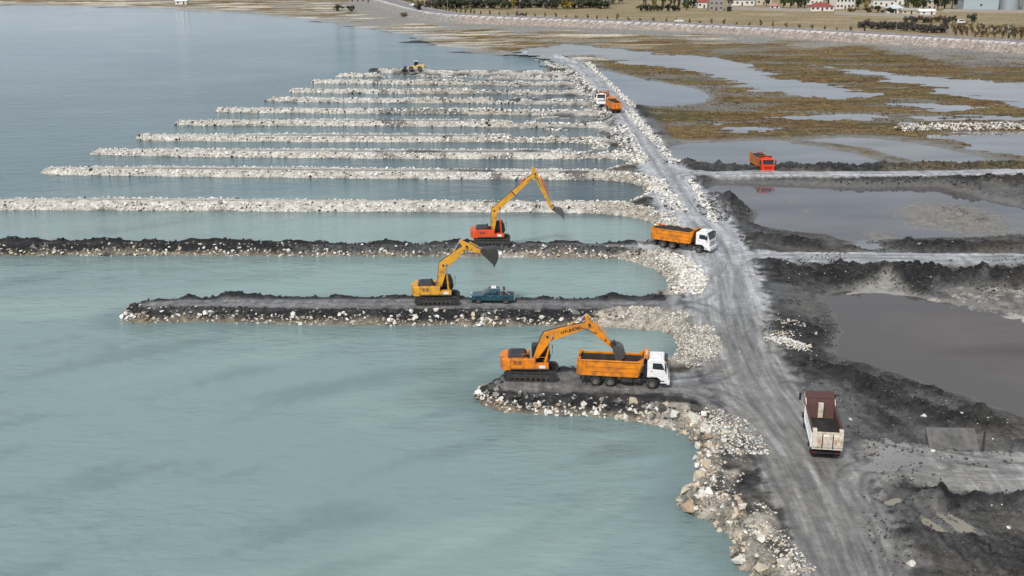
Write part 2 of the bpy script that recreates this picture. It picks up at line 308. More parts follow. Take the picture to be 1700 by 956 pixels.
# berms along the back of the muddy groynes
def backline(g): return [(x, y) for x, y, m, k in LK if k == g and m == 'back']
back_c = {}
for g in range(1, 15):
    b = backline(g); bx = np.array([p[0] for p in b]); by = np.array([p[1] for p in b])-1.4
    yb = np.interp(X, bx, by); dd = Y-yb
    inx = (X > bx[0]-1) & (X < bx[-1]+2)
    back_c[g] = np.where(inx, dd, 1e3).astype(np.float32)
for g, hh in ((1, .1), (2, .55), (3, .45)):
    pr = np.exp(-(back_c[g]/.75)**2)*np.clip(.55+nA*1.2+nC*.4, 0, 1.7)*(lake < 0); h = h+hh*pr; mud = np.maximum(mud, np.clip(pr, 0, 1))
r3_ = np.random.default_rng(23)
for i in range(95):
    u_ = r3_.uniform(1240, 1700); v_ = r3_.choice([r3_.uniform(435, 480), r3_.uniform(530, 700), r3_.uniform(800, 960), r3_.uniform(295, 312)]); x0, y0 = W(u_, v_, 1.)
    if abs(x0-np.interp(y0, [p[1] for p in road_main], [p[0] for p in road_main])) < 7: continue
    rr_ = r3_.uniform(.7, 1.9); sl_ = (np.abs(X-x0) < 5) & (np.abs(Y-y0) < 5); e_ = np.hypot(X[sl_]-x0, (Y[sl_]-y0)*r3_.uniform(.7, 1.3))/rr_; b_ = np.clip(1.15-e_+.35*nB[sl_], 0, 1)
    h[sl_] += r3_.uniform(.25, .7)*b_*sideR[sl_]; mud[sl_] = np.maximum(mud[sl_], b_*.9*(1 if r3_.random() < .75 else .3))
nD = fbm(X, Y, .75, 3, 14.2, .6)
h = h+(nD*.17+np.abs(nB)*.16-.06)*sideR*(1-marsh)*(Y < 260)
# roads are graded smooth
zroad = np.where((rs < 0) & (sideR > .5), 1.2, ZT)
h = h*(1-road*.92*(lake < -1.0))+zroad*road*.92*(lake < -1.0)
FRIDGE = [(815, 228.5, 1014, 229), (795, 202.5, 1000, 204), (780, 182.5, 986, 184), (770, 165.5, 975, 167), (740, 149, 965, 151.2), (720, 135, 955, 136.5), (640, 125, 950, 126.5), (720, 117, 945, 119), (915, 254, 1040, 252)]
FR = np.zeros_like(h)
for u0, v0, u1, v1 in FRIDGE:
    _, d, a = pline(X, Y, [W(u0, v0, 1), W(u1, v1, 1)], 6); FR = np.maximum(FR, np.exp(-(d/1.3)**2))
FR *= (lake < .3)
# wheel ruts
tracks = [[(1395, 1060), (1362, 930), (1310, 800), (1260, 700), (1190, 655), (1090, 640)], [(1420, 1060), (1400, 930), (1350, 800), (1290, 690), (1240, 600), (1215, 520), (1205, 440), (1170, 385)],
          [(1440, 1060), (1420, 940), (1372, 820), (1318, 715), (1262, 620), (1235, 540), (1215, 450), (1178, 395)], [(1460, 1060), (1440, 920), (1410, 820), (1430, 775), (1560, 772), (1900, 780)],
          [(1110, 632), (1190, 625), (1235, 580), (1228, 520), (1200, 430)], [(1120, 636), (1210, 632), (1262, 660), (1340, 770), (1420, 930)], [(860, 505), (1090, 505), (1170, 512), (1210, 560), (1260, 640)],
          [(880, 503), (1110, 502), (1180, 480), (1200, 430), (1170, 380)], [(1180, 400), (1230, 424), (1400, 425), (1900, 430)], [(1215, 520), (1208, 460), (1260, 428), (1500, 430), (1900, 434)],
          [(1130, 330), (1120, 300), (1150, 288), (1300, 286), (1900, 282)], [(1150, 356), (1098, 274), (1040, 190), (990, 132)], [(1168, 380), (1112, 300), (1056, 212), (1010, 150), (960, 108)],
          [(1480, 850), (1520, 880), (1600, 930), (1700, 1000)], [(1500, 840), (1560, 875), (1640, 910), (1760, 950)], [(1470, 840), (1500, 900), (1520, 1000)], [(1420, 790), (1450, 850), (1470, 930), (1500, 1040)],
          [(1400, 700), (1480, 720), (1560, 770)], [(1380, 640), (1470, 690), (1540, 745), (1700, 775)], [(1190, 700), (1240, 720), (1300, 790), (1390, 960)], [(300, 507), (600, 505), (1000, 506)], [(0, 411), (500, 411), (1000, 411)],
          [(1310, 640), (1350, 690), (1400, 760), (1440, 850)], [(1280, 590), (1330, 650), (1390, 730)]]
rut = np.zeros_like(h); lip = np.zeros_like(h)
for i, p in enumerate(tracks):
    _, d, a = pline(X, Y, spl(WL(p, 1.25), 4), 4)
    fade = np.clip(.65+.9*perlin(a/9.+i*3.3, a*0+i), .1, 1)
    for o in (.95,):
        e = np.abs(d-o); rut = np.maximum(rut, np.exp(-(e/.30)**2)*fade); lip = np.maximum(lip, np.exp(-((e-.5)/.22)**2)*fade)
r2_ = np.random.default_rng(5)
for i in range(18):
    p = tracks[int(r2_.integers(0, 14))]; q = [(x+r2_.normal(0, .9), y+r2_.normal(0, .9)) for x, y in WL(p, 1.25)]
    _, d, a = pline(X, Y, spl(q, 3), 3); fade = np.clip(.2+1.3*perlin(a/7.+i*5.3, a*0+i+.5), 0, .9); e = np.abs(d-.95)
    rut = np.maximum(rut, np.exp(-(e/.15)**2)*fade); lip = np.maximum(lip, np.exp(-((e-.3)/.13)**2)*fade*.8)
rut = np.where(lake < -1.5, rut, 0); lip = np.where(lake < -1.5, lip, 0)
h = h-.09*rut+.07*lip
# ponds
ponds = {
 'PA': ([(1362, 497), (1400, 484), (1440, 481), (1480, 487), (1540, 492), (1575, 482), (1640, 478), (1720, 484), (1950, 480), (2000, 780), (1820, 735), (1700, 692), (1640, 672), (1590, 652), (1500, 622), (1440, 607), (1402, 592), (1386, 572), (1396, 545), (1392, 518)], .45),
 'PB': ([(1168, 313), (1200, 304), (1300, 307), (1420, 311), (1560, 310), (1640, 332), (1720, 350), (1760, 385), (1640, 396), (1530, 398), (1420, 404), (1380, 394), (1310, 386), (1262, 380), (1228, 373), (1258, 360), (1243, 345), (1200, 332)], .04),
 'PC': ([(1108, 240), (1200, 236), (1280, 233), (1330, 240), (1400, 252), (1470, 272), (1400, 275), (1300, 275), (1200, 276), (1128, 270)], .45),
 'PC2': ([(1330, 232), (1420, 228), (1520, 238), (1590, 252), (1640, 268), (1560, 272), (1500, 262), (1440, 246), (1390, 238)], .45),
 'PD': ([(985, 113), (1012, 119), (1080, 134), (1150, 147), (1175, 160), (1150, 172), (1080, 176), (1052, 173), (1035, 158), (1008, 133)], .5),
 'PE': ([(1005, 99), (1050, 90), (1120, 91), (1200, 96), (1255, 110), (1300, 128), (1400, 146), (1440, 160), (1380, 164), (1300, 155), (1240, 150), (1165, 122), (1080, 108)], .55),
 'PF': ([(1372, 111), (1450, 117), (1550, 130), (1720, 138), (1900, 142), (1900, 185), (1700, 176), (1600, 161), (1500, 136)], .55),
 'PG': ([(1300, 196), (1370, 189), (1450, 188), (1470, 194), (1400, 199), (1320, 201)], .55), 'PH': ([(1490, 200), (1560, 190), (1700, 192), (1700, 198), (1560, 198), (1510, 205)], .55),
 'PI': ([(1560, 228), (1640, 222), (1760, 222), (1900, 230), (1900, 262), (1700, 254), (1620, 240)], .55), 'PJ': ([(1490, 170), (1560, 173), (1610, 181), (1540, 180)], .55),
 'PK': ([(1190, 205), (1240, 207), (1260, 213), (1200, 213)], .55), 'PL': ([(860, 90), (905, 75), (960, 73), (1010, 78), (1090, 88), (1010, 96), (960, 90), (935, 97), (975, 113), (950, 112), (915, 98)], .55),
 'PM': ([(1400, 752), (1440, 738), (1490, 748), (1545, 764), (1500, 778), (1440, 786), (1412, 778)], 1.08), 'PN': ([(1523, 848), (1540, 862), (1578, 888), (1568, 893), (1532, 872)], .70), 'PO': ([(1550, 848), (1590, 868), (1632, 894), (1612, 892), (1570, 868)], .70),
 'PP': ([(1462, 832), (1490, 826), (1500, 832), (1475, 842)], .78), 'PQ': ([(1410, 408), (1450, 404), (1470, 412), (1440, 416)], .6)}
ponds = {k: (p, z+.004*i) for i, (k, (p, z)) in enumerate(ponds.items())}
PS = {}
for k, (p, z) in ponds.items():
    far_k = k in ('PE', 'PF', 'PG', 'PH', 'PI', 'PJ', 'PK', 'PL')
    s = sdf(X, Y, spl(WL(p+[p[0]], z), 4)[:-1], 14)
    w_ = s+(nA*.12+nB*.1 if k in ('PN', 'PO', 'PP') else nA*.7+nB*.35+nD*.2 if not far_k else nS*6.5+nA*3.0+nB*.8+fbm(X, Y, 16., 3, 33., .6, 5.)*4.5)
    PS[k] = (s, w_, z)
    t = sstep(-2.2 if not far_k else -3., 1.0, w_); tgt = z-.12-.25*np.clip(w_, 0, 3)/3
    if k in ('PN', 'PO', 'PP', 'PM'): t = sstep(-.8, .3, w_); tgt = z-.03-.05*np.clip(w_, 0, 2)
    h = np.where(w_ > -3.2, h*(1-t)+tgt*t, h)
pale_s = sdf(X, Y, spl(WL([(1405, 488), (1450, 474), (1462, 464), (1478, 464), (1490, 478), (1505, 490), (1460, 486), (1405, 488)], .5), 4)[:-1], 6)+nB*.4
pale_t = sstep(-1.2, .6, pale_s); h = h*(1-pale_t)+.52*pale_t
h_isl = h.copy()
# mud islands in ponds
for u, v, r_ in ((1318, 330, 2.6), (1565, 345, 5.0), (1520, 362, 5.5), (1340, 347, 1.4), (1600, 352, 6), (1650, 492, 4.5), (1600, 500, 3.), (1690, 512, 4.), (1560, 494, 2.), (1640, 372, 7), (1460, 388, 4), (1260, 250, 2.5)):
    x0, y0 = W(u, v, .45); e = np.hypot((X-x0), (Y-y0)*.6)/r_; h = h+.40*np.exp(-e*e)*(1+.5*nB+.4*nA)*(h < .6)*(h > -.6)
isl = np.clip((h-h_isl)*4, 0, 1)*(h < .7)
# road embankment for the highway
hw = spl(WL([(2000, 86), (1850, 77), (1700, 68.5), (1500, 57.5), (1300, 46.5), (1100, 37), (1000, 33), (900, 29), (800, 25), (745, 21.5), (700, 14), (660, 4), (630, -5), (590, -16), (540, -30)], 5.), 6)
hs, hd, ha = pline(X, Y, hw, 70)
field = np.where(((hs < 0) & (hd < 900)), 1, 0)
land_far = sstep(430, 470, Y)*(lake < 0)
h = h+land_far*np.clip((-lake-20)/150, 0, 1)*1.3
hz_ = 5-2.0*sstep(500, 640, ha)
h = np.maximum(h, np.where(hd < 60, hz_-np.maximum(hd-7.5, 0)/1.7+nB*.15*(hd > 7.5), -9))
behind = ((Y > 560) & (lake < 0)); back_side = np.where((Y > 400) & (hs < 900) & (hs < 0), 1., 0.)
h = np.where(Y > 980, np.maximum(h, 2.4), h)
# level pads where the machines stand
pads = []
def pad(u, v, r_, z=ZT):
    global h
    x0, y0 = W(u, v, z); d = np.hypot(X-x0, Y-y0); t = sstep(r_+1.6, r_*.8, d)*(lake < -.6); h = h*(1-t)+z*t
for q in ((882, 624, 2.3), (1010, 632, 1.9), (1045, 634, 1.7), (1080, 636, 1.7), (727, 501, 2.0), (817, 501, 2.3), (817, 404, 1.9), (1118, 412, 3.2), (998, 174, 3.6), (1024, 184, 3.6), (1370, 735, 4.0), (691, 116.5, 2.0)): pad(*q)
pad(1256, 279, 3.4, 1.2)

# ---- colours (albedo) and roughness
C = np.zeros((X.size, 3), np.float32); RO = np.full(X.size, .8, np.float32)
def mixc(c, t):
    global C
    t = np.clip(t, 0, 1)[:, None]; C = C*(1-t)+np.asarray(c, np.float32)*t
def rough(v, t):
    global RO
    t = np.clip(t, 0, 1); RO = RO*(1-t)+v*t
C[:] = (.055, .055, .056)
mixc((.018, .019, .021), sstep(-.05, .4, nA*.7+nB*.5)); mixc((.13, .13, .127), sstep(.05, .55, nC+nB*.35)*.7); mixc((.13, .115, .09), sstep(.1, .6, fbm(X, Y, 13., 3, 21.))*.5)
rough(.68, np.ones_like(h)); rough(.45, sstep(.1, .5, nC))
mixc((.022, .023, .025), mud*.85)
# vegetated flats
v1 = fbm(X, Y, 42., 5, 31., .55, 13.); v2 = fbm(X, Y, 55., 5, 41., .6, 10.); v3 = fbm(X, Y, 9., 4, 51., .6)
mm = np.maximum(marsh, sstep(395, 440, Y+nC*10)*(lake < 2))
veg = np.zeros((X.size, 3), np.float32); veg[:] = (.16, .112, .05)
def mixv(c, t):
    global veg
    t = np.clip(t, 0, 1)[:, None]; veg = veg*(1-t)+np.asarray(c, np.float32)*t
mixv((.10, .052, .028), sstep(.08, .45, v1)*.9); mixv((.085, .082, .038), sstep(.0, .45, v2)*.95); mixv((.24, .18, .085), sstep(.12, .5, v3)*.6); mixv((.05, .03, .02), sstep(.3, .7, v3*.6+v1*.6)*.6)
v4 = fbm(X, Y, 4., 3, 57., .65, 2.2)
mixv((.22, .15, .062), sstep(.0, .45, v4+v1*.4)*.5); mixv((.075, .06, .028), sstep(.1, .5, -v4+v2*.4)*.5)
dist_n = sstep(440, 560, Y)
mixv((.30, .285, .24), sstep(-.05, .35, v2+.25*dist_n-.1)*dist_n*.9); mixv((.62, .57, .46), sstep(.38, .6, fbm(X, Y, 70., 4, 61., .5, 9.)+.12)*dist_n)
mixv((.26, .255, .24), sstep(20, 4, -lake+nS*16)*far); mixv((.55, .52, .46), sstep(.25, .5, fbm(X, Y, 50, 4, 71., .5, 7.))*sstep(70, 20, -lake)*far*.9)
fr = sstep(9, 40, hd+nC*8)*(hs < 500)
mixv((.25, .245, .23), sstep(48, 26, hd+nC*22)*(hs > 0)*(ha < 560))
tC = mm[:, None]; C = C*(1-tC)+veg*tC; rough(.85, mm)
sx_ = sstep(.12, .42, fbm(X, Y, 38., 4, 131., .55, 11.))*mm*(Y < 470)*.8; mixc((.15, .145, .13), sx_); rough(.45, sx_)
# silt next to standing water: grey, wet
for k, (s, w_, z) in PS.items():
    wide = 6. if k in ('PC', 'PC2', 'PD') else 3. if k == 'PB' else 1.5
    mixc((.17, .17, .165) if wide > 3 else (.10, .10, .098), sstep(-wide, -.3, w_+nA*.8+nB*.5)*.7); rough(.33, sstep(-wide*.7, -.2, w_)); mixc((.075, .07, .065), sstep(-.2, .5, w_))
mixc((.40, .39, .36), pale_t*.9); mixc((.21, .20, .18), isl*.9); mixc((.5, .48, .42), isl*(Y < 145)*sstep(-.1, .4, nA+nB)*.9); rough(.4, isl); mixc((.17, .165, .155), sstep(1.0, .75, h)*(1-mm)*sideR*.35)
# roads: pale wet silt with dark tracks
alongn = perlin(ra/16., rs/.7+4.)+.7*perlin(ra/6., rs/.32)+.5*perlin(ra/2.5, rs/.22+9)
rc = np.zeros((X.size, 3), np.float32); rc[:] = (.44, .455, .475)
t_ = sstep(150, 110, Y+nC*10)[:, None]; rc = rc*(1-t_)+np.array((.25, .243, .225), np.float32)*t_
st = sstep(.05, .55, alongn+nB*.25)[:, None]*.4; rc = rc*(1-st)+np.array((.085, .085, .087), np.float32)*st
st = sstep(.15, .6, -alongn+nA*.3)[:, None]*.6; rc = rc*(1-st)+np.array((.52, .53, .545), np.float32)*st
t = road[:, None]*.95; C = C*(1-t)+rc*t; rough(.40, road); rough(.24, road*sstep(.0, .4, nC+nA*.4))
mixc((.05, .05, .051), rut*.75*(.35+.65*road)); mixc((.19, .19, .19), lip*.45); rough(.3, rut)
mixc((.03, .031, .033), np.exp(-((rd-rw-.3)/.75)**2)*sstep(-.25, .25, nA+nB)*(Y < 400)*.8)
# groynes: rubble faces, dark or grey tops
GID = np.zeros(X.size, np.int8)
ymid = {}
for g in range(1, 15):
    fr_ = [(x, y) for x, y, m, k in LK if k == g and m in ('front', 'tip')]; b = backline(g)
    xs = np.array(sorted(p[0] for p in b)); x1 = b[-1][0]
    fx = np.array([p[0] for p in fr_]); fy = np.array([p[1] for p in fr_]); o = np.argsort(fx)
    yf = np.interp(X, fx[o], fy[o]) if len(fr_) > 1 else np.full(X.shape, b[0][1]-3.2)
    bx = np.array([p[0] for p in b]); by = np.array([p[1] for p in b]); yb = np.interp(X, bx, by)
    xe = {1: W(1095, 634)[0], 2: W(1110, 504)[0], 3: W(1060, 411)[0]}.get(g, x1)
    m = (X < xe) & (Y > yf-2.2) & (Y < yb+2.2) & (X > bx[0]-9)
    GID[m] = g
    inn = m & (lake < .3); c = np.clip((Y-yf)/np.maximum(yb-yf, .5), 0, 1); df = Y-yf; db = yb-Y
    if g <= 3:
        mixc((.03, .031, .033), inn*.9*(road < .4)); mixc((.022, .023, .025), inn*.85*sstep(2.6, 1.6, df)); mixc((.24, .21, .165), inn*sstep(.45, .1, df+nB*.3)*.9); mixc((.085, .083, .08), inn*sstep(.2, .6, nA+nB*.5)*.45*(road < .5)); mixc((.13, .132, .138), inn*road*.6*(df > 2.2)*(db > 2.)); mixc((.022, .023, .025), inn*sstep(2.6, 1.8, db)*.9)
    else:
        mixc((.50, .48, .44), inn*1.); mixc((.21, .205, .195), inn*sstep(2.0, 2.5, df+nB*.4)*sstep(2.3, 2.8, db+nB*.3)*.9); mixc((.05, .05, .05), inn*sstep(.1, .5, fbm(X, Y, 8., 3, 80.+g)+ (.18 if g > 8 else 0))*.75*(X > -.12*Y))
    rough(.6, inn)
endm = np.zeros_like(h)
for i, (x, y, m, g) in enumerate(LK):
    if m == 'end' or (m == 'shore'):
        x2, y2 = LK[i+1][:2]; wd_ = 4.2 if g in (1, 2) else 3.0 if g else 3.4
        _, d, _a = pline(X, Y, [(x, y), (x2, y2)], 9); endm = np.maximum(endm, sstep(wd_+.6, wd_-.8, d+nA*.6+nB*.4))
endm *= (lake < .4)*(1-road)
mixc((.42, .39, .34), endm*.9); rough(.85, endm)
mp_s = sstep(.0, .4, fbm(X, Y, 3.2, 3, 151.)+.1)*endm*(Y < 120); mixc((.03, .031, .032), mp_s*.85)
h = h+endm*(nB*.3+nA*.25+.15)
# filled cells near the causeway end of the far groynes: dark silt, pale crust
fc = (lake < 0)*(Y > 225)*(Y < 400)*(X < xroad-4)*(GID == 0); mixc((.07, .07, .072), fc*.9*sstep(-.35, .2, nA+nC*.6)); mixc((.40, .385, .35), fc*sstep(-.05, .35, fbm(X, Y, 9., 4, 91., .6, 3.))); h = h-fc*np.clip(1.22+nA*.55+nC*.2-1.22*FR, 0, 2)*sstep(2.5, 7, xroad-X); mixc((.50, .48, .44), fc*FR)
mixc((.33, .31, .27), sstep(1.2, .2, np.abs(-lake-.9))*(GID == 0)*(Y < 400)*(lake < 0)*(1-road)*.8)
# embankment and highway colours
hcut = sstep(W(735, 21, 5)[0], W(800, 24, 5)[0], X)
mixc((.29, .25, .22), sstep(9, 8, hd)*0+((hd > 7.4) & (hd < 15.5) & (hs > 0))*(.95*hcut)); mixc((.42, .37, .33), ((hd > 7.4) & (hd < 15) & (hs > 0))*sstep(.0, .4, nB+nA*.5)*.7*hcut)
fld = (hs < 0)*(hd > 8)*(Y > 430); fcol = np.clip(fld, 0, 1)*1.
mixc((.27, .215, .13), fcol*.95); mixc((.21, .19, .10), fcol*sstep(0, .4, v2)*.8); mixc((.36, .29, .20), fcol*sstep(.1, .4, v1)*.7)
mixc((.24, .235, .24), (hd < 7.6)*1.); mixc((.62, .60, .60), (np.abs(hs-6.6) < .9)*.9); mixc((.50, .49, .49), (np.abs(hs+6.4) < .7)*.8)
rough(.8, (hd < 9)*1.)
leftland = (Y > 560)*(X < -50)*(hs > 500)
HGT = h.reshape(NR, NC)
# lip of lake bottom is never seen: the water is opaque with silt
keep = (h > -.55).reshape(NR, NC)
fk = keep[:-1, :-1] | keep[1:, :-1] | keep[:-1, 1:] | keep[1:, 1:]
def ground_z(x, y):
    x = np.asarray(x, float); y = np.asarray(y, float)
    r = np.interp(y, YR, np.arange(NR)); c = (x/y-SL0)/(SL1-SL0)*(NC-1)
    r = np.clip(r, 0, NR-1.001); c = np.clip(c, 0, NC-1.001); i = r.astype(int); j = c.astype(int); a = r-i; b = c-j
    return HGT[i, j]*(1-a)*(1-b)+HGT[i+1, j]*a*(1-b)+HGT[i, j+1]*(1-a)*b+HGT[i+1, j+1]*a*b

def link(o, parent=None):
    COL.objects.link(o)
    if parent is not None: o.parent = parent
    return o
def tag(o, label=None, cat=None, group=None, kind=None):
    if label: o['label'] = label
    if cat: o['category'] = cat
    if group: o['group'] = group
    if kind: o['kind'] = kind
    return o
def np_mesh(name, V, F, cols=None, m=None, smooth=False):
    """V (n,3), F (k,3|4)"""
    me = bpy.data.meshes.new(name); n = len(V); k = F.shape[1]
    me.vertices.add(n); me.vertices.foreach_set('co', np.asarray(V, np.float32).ravel())
    me.loops.add(F.size); me.loops.foreach_set('vertex_index', F.astype(np.int32).ravel())
    me.polygons.add(len(F)); me.polygons.foreach_set('loop_start', (np.arange(len(F))*k).astype(np.int32))
    me.polygons.foreach_set('use_smooth', np.full(len(F), bool(smooth)))
    me.update(calc_edges=True)
    if cols is not None:
        a = me.color_attributes.new('Col', 'FLOAT_COLOR', 'POINT'); a.data.foreach_set('color', np.asarray(cols, np.float32).ravel())
    if m: me.materials.append(m)
    return me
ALLV = np.stack([X, Y, h], 1); ALLC = np.concatenate([np.clip(C, .004, .9), np.clip(RO, .12, 1)[:, None]], 1)
idx = np.arange(NR*NC).reshape(NR, NC)
quads = np.stack([idx[:-1, :-1], idx[:-1, 1:], idx[1:, 1:], idx[1:, :-1]], -1)
def patch(name, sel, m, z=None, cols=None, stride=1):
    F = quads[sel]; u, inv = np.unique(F, return_inverse=True)
    V = ALLV[u].copy(); Cc = ALLC[u] if cols is None else cols[u]
    if z is not None: V[:, 2] = z
    return bpy.data.objects.new(name, np_mesh(name, V, inv.reshape(F.shape), Cc, m, True))
gf = GID.reshape(NR, NC)[:-1, :-1]; roadf = (road.reshape(NR, NC)[:-1, :-1] > .5) & (gf == 0); hwf = (hd.reshape(NR, NC)[:-1, :-1] < 7.6) & (gf == 0)
ground = link(patch('ground', fk & (gf == 0) & ~roadf & ~hwf, GROUND)); tag(ground, 'dark mud banks and brown marsh flats right of the lake', 'ground', kind='structure')
haul = link(patch('haul_road', fk & roadf, HAUL)); way = np.stack([ra, rs, 0*ra], 1); bestd = rd-rw
for k_, (s_, d_, a_) in BR.items():
    nd = d_-branches[k_][1]; mk = nd < bestd-.4; bestd = np.where(mk, nd, bestd); way[mk] = np.stack([a_+100*len(k_), s_+37, 0*a_], 1)[mk]
uq = np.unique(quads[fk & roadf]); wa_ = haul.data.attributes.new('Way', 'FLOAT_VECTOR', 'POINT'); wa_.data.foreach_set('vector', way[uq].astype(np.float32).ravel()); tag(haul, 'pale grey wet haul road of compacted silt along the causeway', 'road', kind='structure')
highway = link(patch('highway', fk & hwf, GROUND)); tag(highway, 'distant grey highway on a stony embankment', 'road', kind='structure')
GL = {1: 'nearest groyne, short and muddy, carrying the orange excavator and the truck it loads', 2: 'muddy dark groyne carrying the yellow excavator and the blue pickup', 3: 'long dark muddy groyne carrying the excavator with red-orange body',
      4: 'long white rubble groyne just behind the red-orange excavator, running out of the picture', 5: 'white rubble groyne, the longest whose tip is in view, second beyond the red-orange excavator', 6: 'white rubble groyne third beyond the red-orange excavator',
      7: 'white rubble groyne fourth beyond the red-orange excavator', 8: 'white rubble groyne fifth beyond the red-orange excavator', 9: 'thin white rubble groyne sixth beyond the red-orange excavator', 10: 'thin rubble groyne seventh beyond the red-orange excavator',
      11: 'thin rubble groyne fourth from the yellow wheel loader', 12: 'thin rubble groyne third from the yellow wheel loader', 13: 'short rubble groyne next to the one under the wheel loader', 14: 'farthest groyne of dark rubble with the yellow wheel loader on its end'}
groyne = {}
for g in range(1, 15):
    o = link(patch('rock_groyne', fk & (gf == g), GROUND)); groyne[g] = tag(o, GL[g], 'groyne', 'rubble groynes reaching into the lake')

# ------------------------------------------------------------------ water sheets
s3 = 4; r3 = np.arange(0, NR, s3); c3 = np.arange(0, NC, s3)
LX = GX[np.ix_(r3, c3)].ravel(); LY = GY[np.ix_(r3, c3)].ravel(); LD = lake.reshape(NR, NC)[np.ix_(r3, c3)].ravel()
lc = np.zeros((LX.size, 3), np.float32); lc[:] = (.195, .28, .283)
def mixl(c, t):
    global lc
    t = np.clip(t, 0, 1)[:, None]; lc = lc*(1-t)+np.asarray(c, np.float32)*t
wa = LX*.82+LY*.57; wb = -LX*.57+LY*.82
w1 = fbm(wa, wb, 26., 5, 3.3, .6, 7.); w2 = fbm(wa, wb, 60., 4, 13.3, .5, 20.)
mixl((.13, .195, .20), sstep(.0, .7, w1)*.6); mixl((.26, .36, .34), sstep(.05, .5, w2)*.6)
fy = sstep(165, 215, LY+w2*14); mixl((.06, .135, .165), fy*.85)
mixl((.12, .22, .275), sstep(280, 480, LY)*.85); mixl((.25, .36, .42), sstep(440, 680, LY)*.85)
cell = sstep(174, 184, LY)*sstep(-.2, .08, LX/LY)*(LY < 372); mixl((.035, .07, .09), cell*.85)
mixl((.23, .335, .325), sstep(-60, -20, LX)*sstep(182, 178, LY)*sstep(134, 140, LY)*.6); mixl((.07, .10, .11), sstep(5, .5, LD+w1*2)*.35)
mixl((.13, .19, .19), np.exp(-(((LX-W(770, 655, 0)[0])/6)**2+((LY-W(770, 655, 0)[1])/3)**2))*.7)
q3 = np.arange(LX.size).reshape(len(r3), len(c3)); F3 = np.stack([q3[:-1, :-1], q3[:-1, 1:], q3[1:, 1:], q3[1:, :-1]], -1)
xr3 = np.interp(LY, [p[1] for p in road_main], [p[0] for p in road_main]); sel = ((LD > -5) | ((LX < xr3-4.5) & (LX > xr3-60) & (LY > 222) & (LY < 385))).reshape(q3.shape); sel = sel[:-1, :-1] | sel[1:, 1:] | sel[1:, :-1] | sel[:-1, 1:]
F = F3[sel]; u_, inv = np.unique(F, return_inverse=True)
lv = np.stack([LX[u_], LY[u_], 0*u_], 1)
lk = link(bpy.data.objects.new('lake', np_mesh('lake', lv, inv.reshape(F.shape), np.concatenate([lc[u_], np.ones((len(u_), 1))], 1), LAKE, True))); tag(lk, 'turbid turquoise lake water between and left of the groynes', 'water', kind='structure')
pond_lbl = {'PA': 'brownish mauve pond right of the haul road', 'PB': 'grey pond mirroring the red truck', 'PC': 'grey pond behind the red truck', 'PD': 'bluish pond beside the far end of the haul road', 'PE': 'pale shallow marsh pool beyond the haul road', 'PF': 'marsh pool at the right edge', 'PM': 'thin sheet of water beside the white tipper'}
pcol = {'PA': (.108, .09, .083), 'PB': (.10, .095, .10), 'PC': (.12, .13, .135), 'PC2': (.14, .145, .15), 'PD': (.13, .145, .17), 'PM': (.30, .295, .29), 'PN': (.28, .255, .19), 'PO': (.27, .25, .2), 'PP': (.3, .28, .22), 'PR': (.25, .24, .22)}
px1 = fbm(X, Y, 22., 4, 101., .5, 9.)
for k, (s, w_, z) in PS.items():
    sl = (w_.reshape(NR, NC) > (-.5 if k in ('PN', 'PO', 'PP') else -1.6)); sl = sl[:-1, :-1] | sl[1:, 1:]
    base = np.array(pcol.get(k, (.17, .175, .19)), np.float32)
    cc = np.ones((X.size, 4), np.float32); cc[:, :3] = base*(1+.35*px1[:, None])
    if k == 'PA':
        t = sstep(0, 9, s-3+nA*2+nC*3)[:, None]; cc[:, :3] = cc[:, :3]*t+np.array((.085, .08, .075), np.float32)*(1-t)
    o = link(patch('pond', sl, MURK if k == 'PA' else POND if z < .53 else MARSHW, z, cc)); tag(o, pond_lbl.get(k, 'shallow standing water in the flats'), 'water', kind='structure')
exec_time_terrain = True

# ------------------------------------------------------------------ rocks
def hull(n, seed, sq=(1, 1, .75)):
    r_ = np.random.default_rng(seed); p = r_.normal(size=(n, 3)); p /= np.linalg.norm(p, axis=1)[:, None]; p *= r_.uniform(.75, 1.1, (n, 1))*np.array(sq)
    bm = bmesh.new()
    for q in p: bm.verts.new(q)
    g = bmesh.ops.convex_hull(bm, input=bm.verts); bmesh.ops.delete(bm, geom=[e for e in g['geom_interior'] if isinstance(e, bmesh.types.BMVert)], context='VERTS')
    bmesh.ops.triangulate(bm, faces=bm.faces); bm.verts.index_update()
    V = np.array([v.co[:] for v in bm.verts], np.float32); F = np.array([[v.index for v in f.verts] for f in bm.faces], np.int32); bm.free()
    return V, F
HUL = [hull(10, 100+i, (1, .75+.03*i, .65)) for i in range(12)]
HUB = [hull(13, 300+i, (1, .7+.04*i, .7)) for i in range(10)]
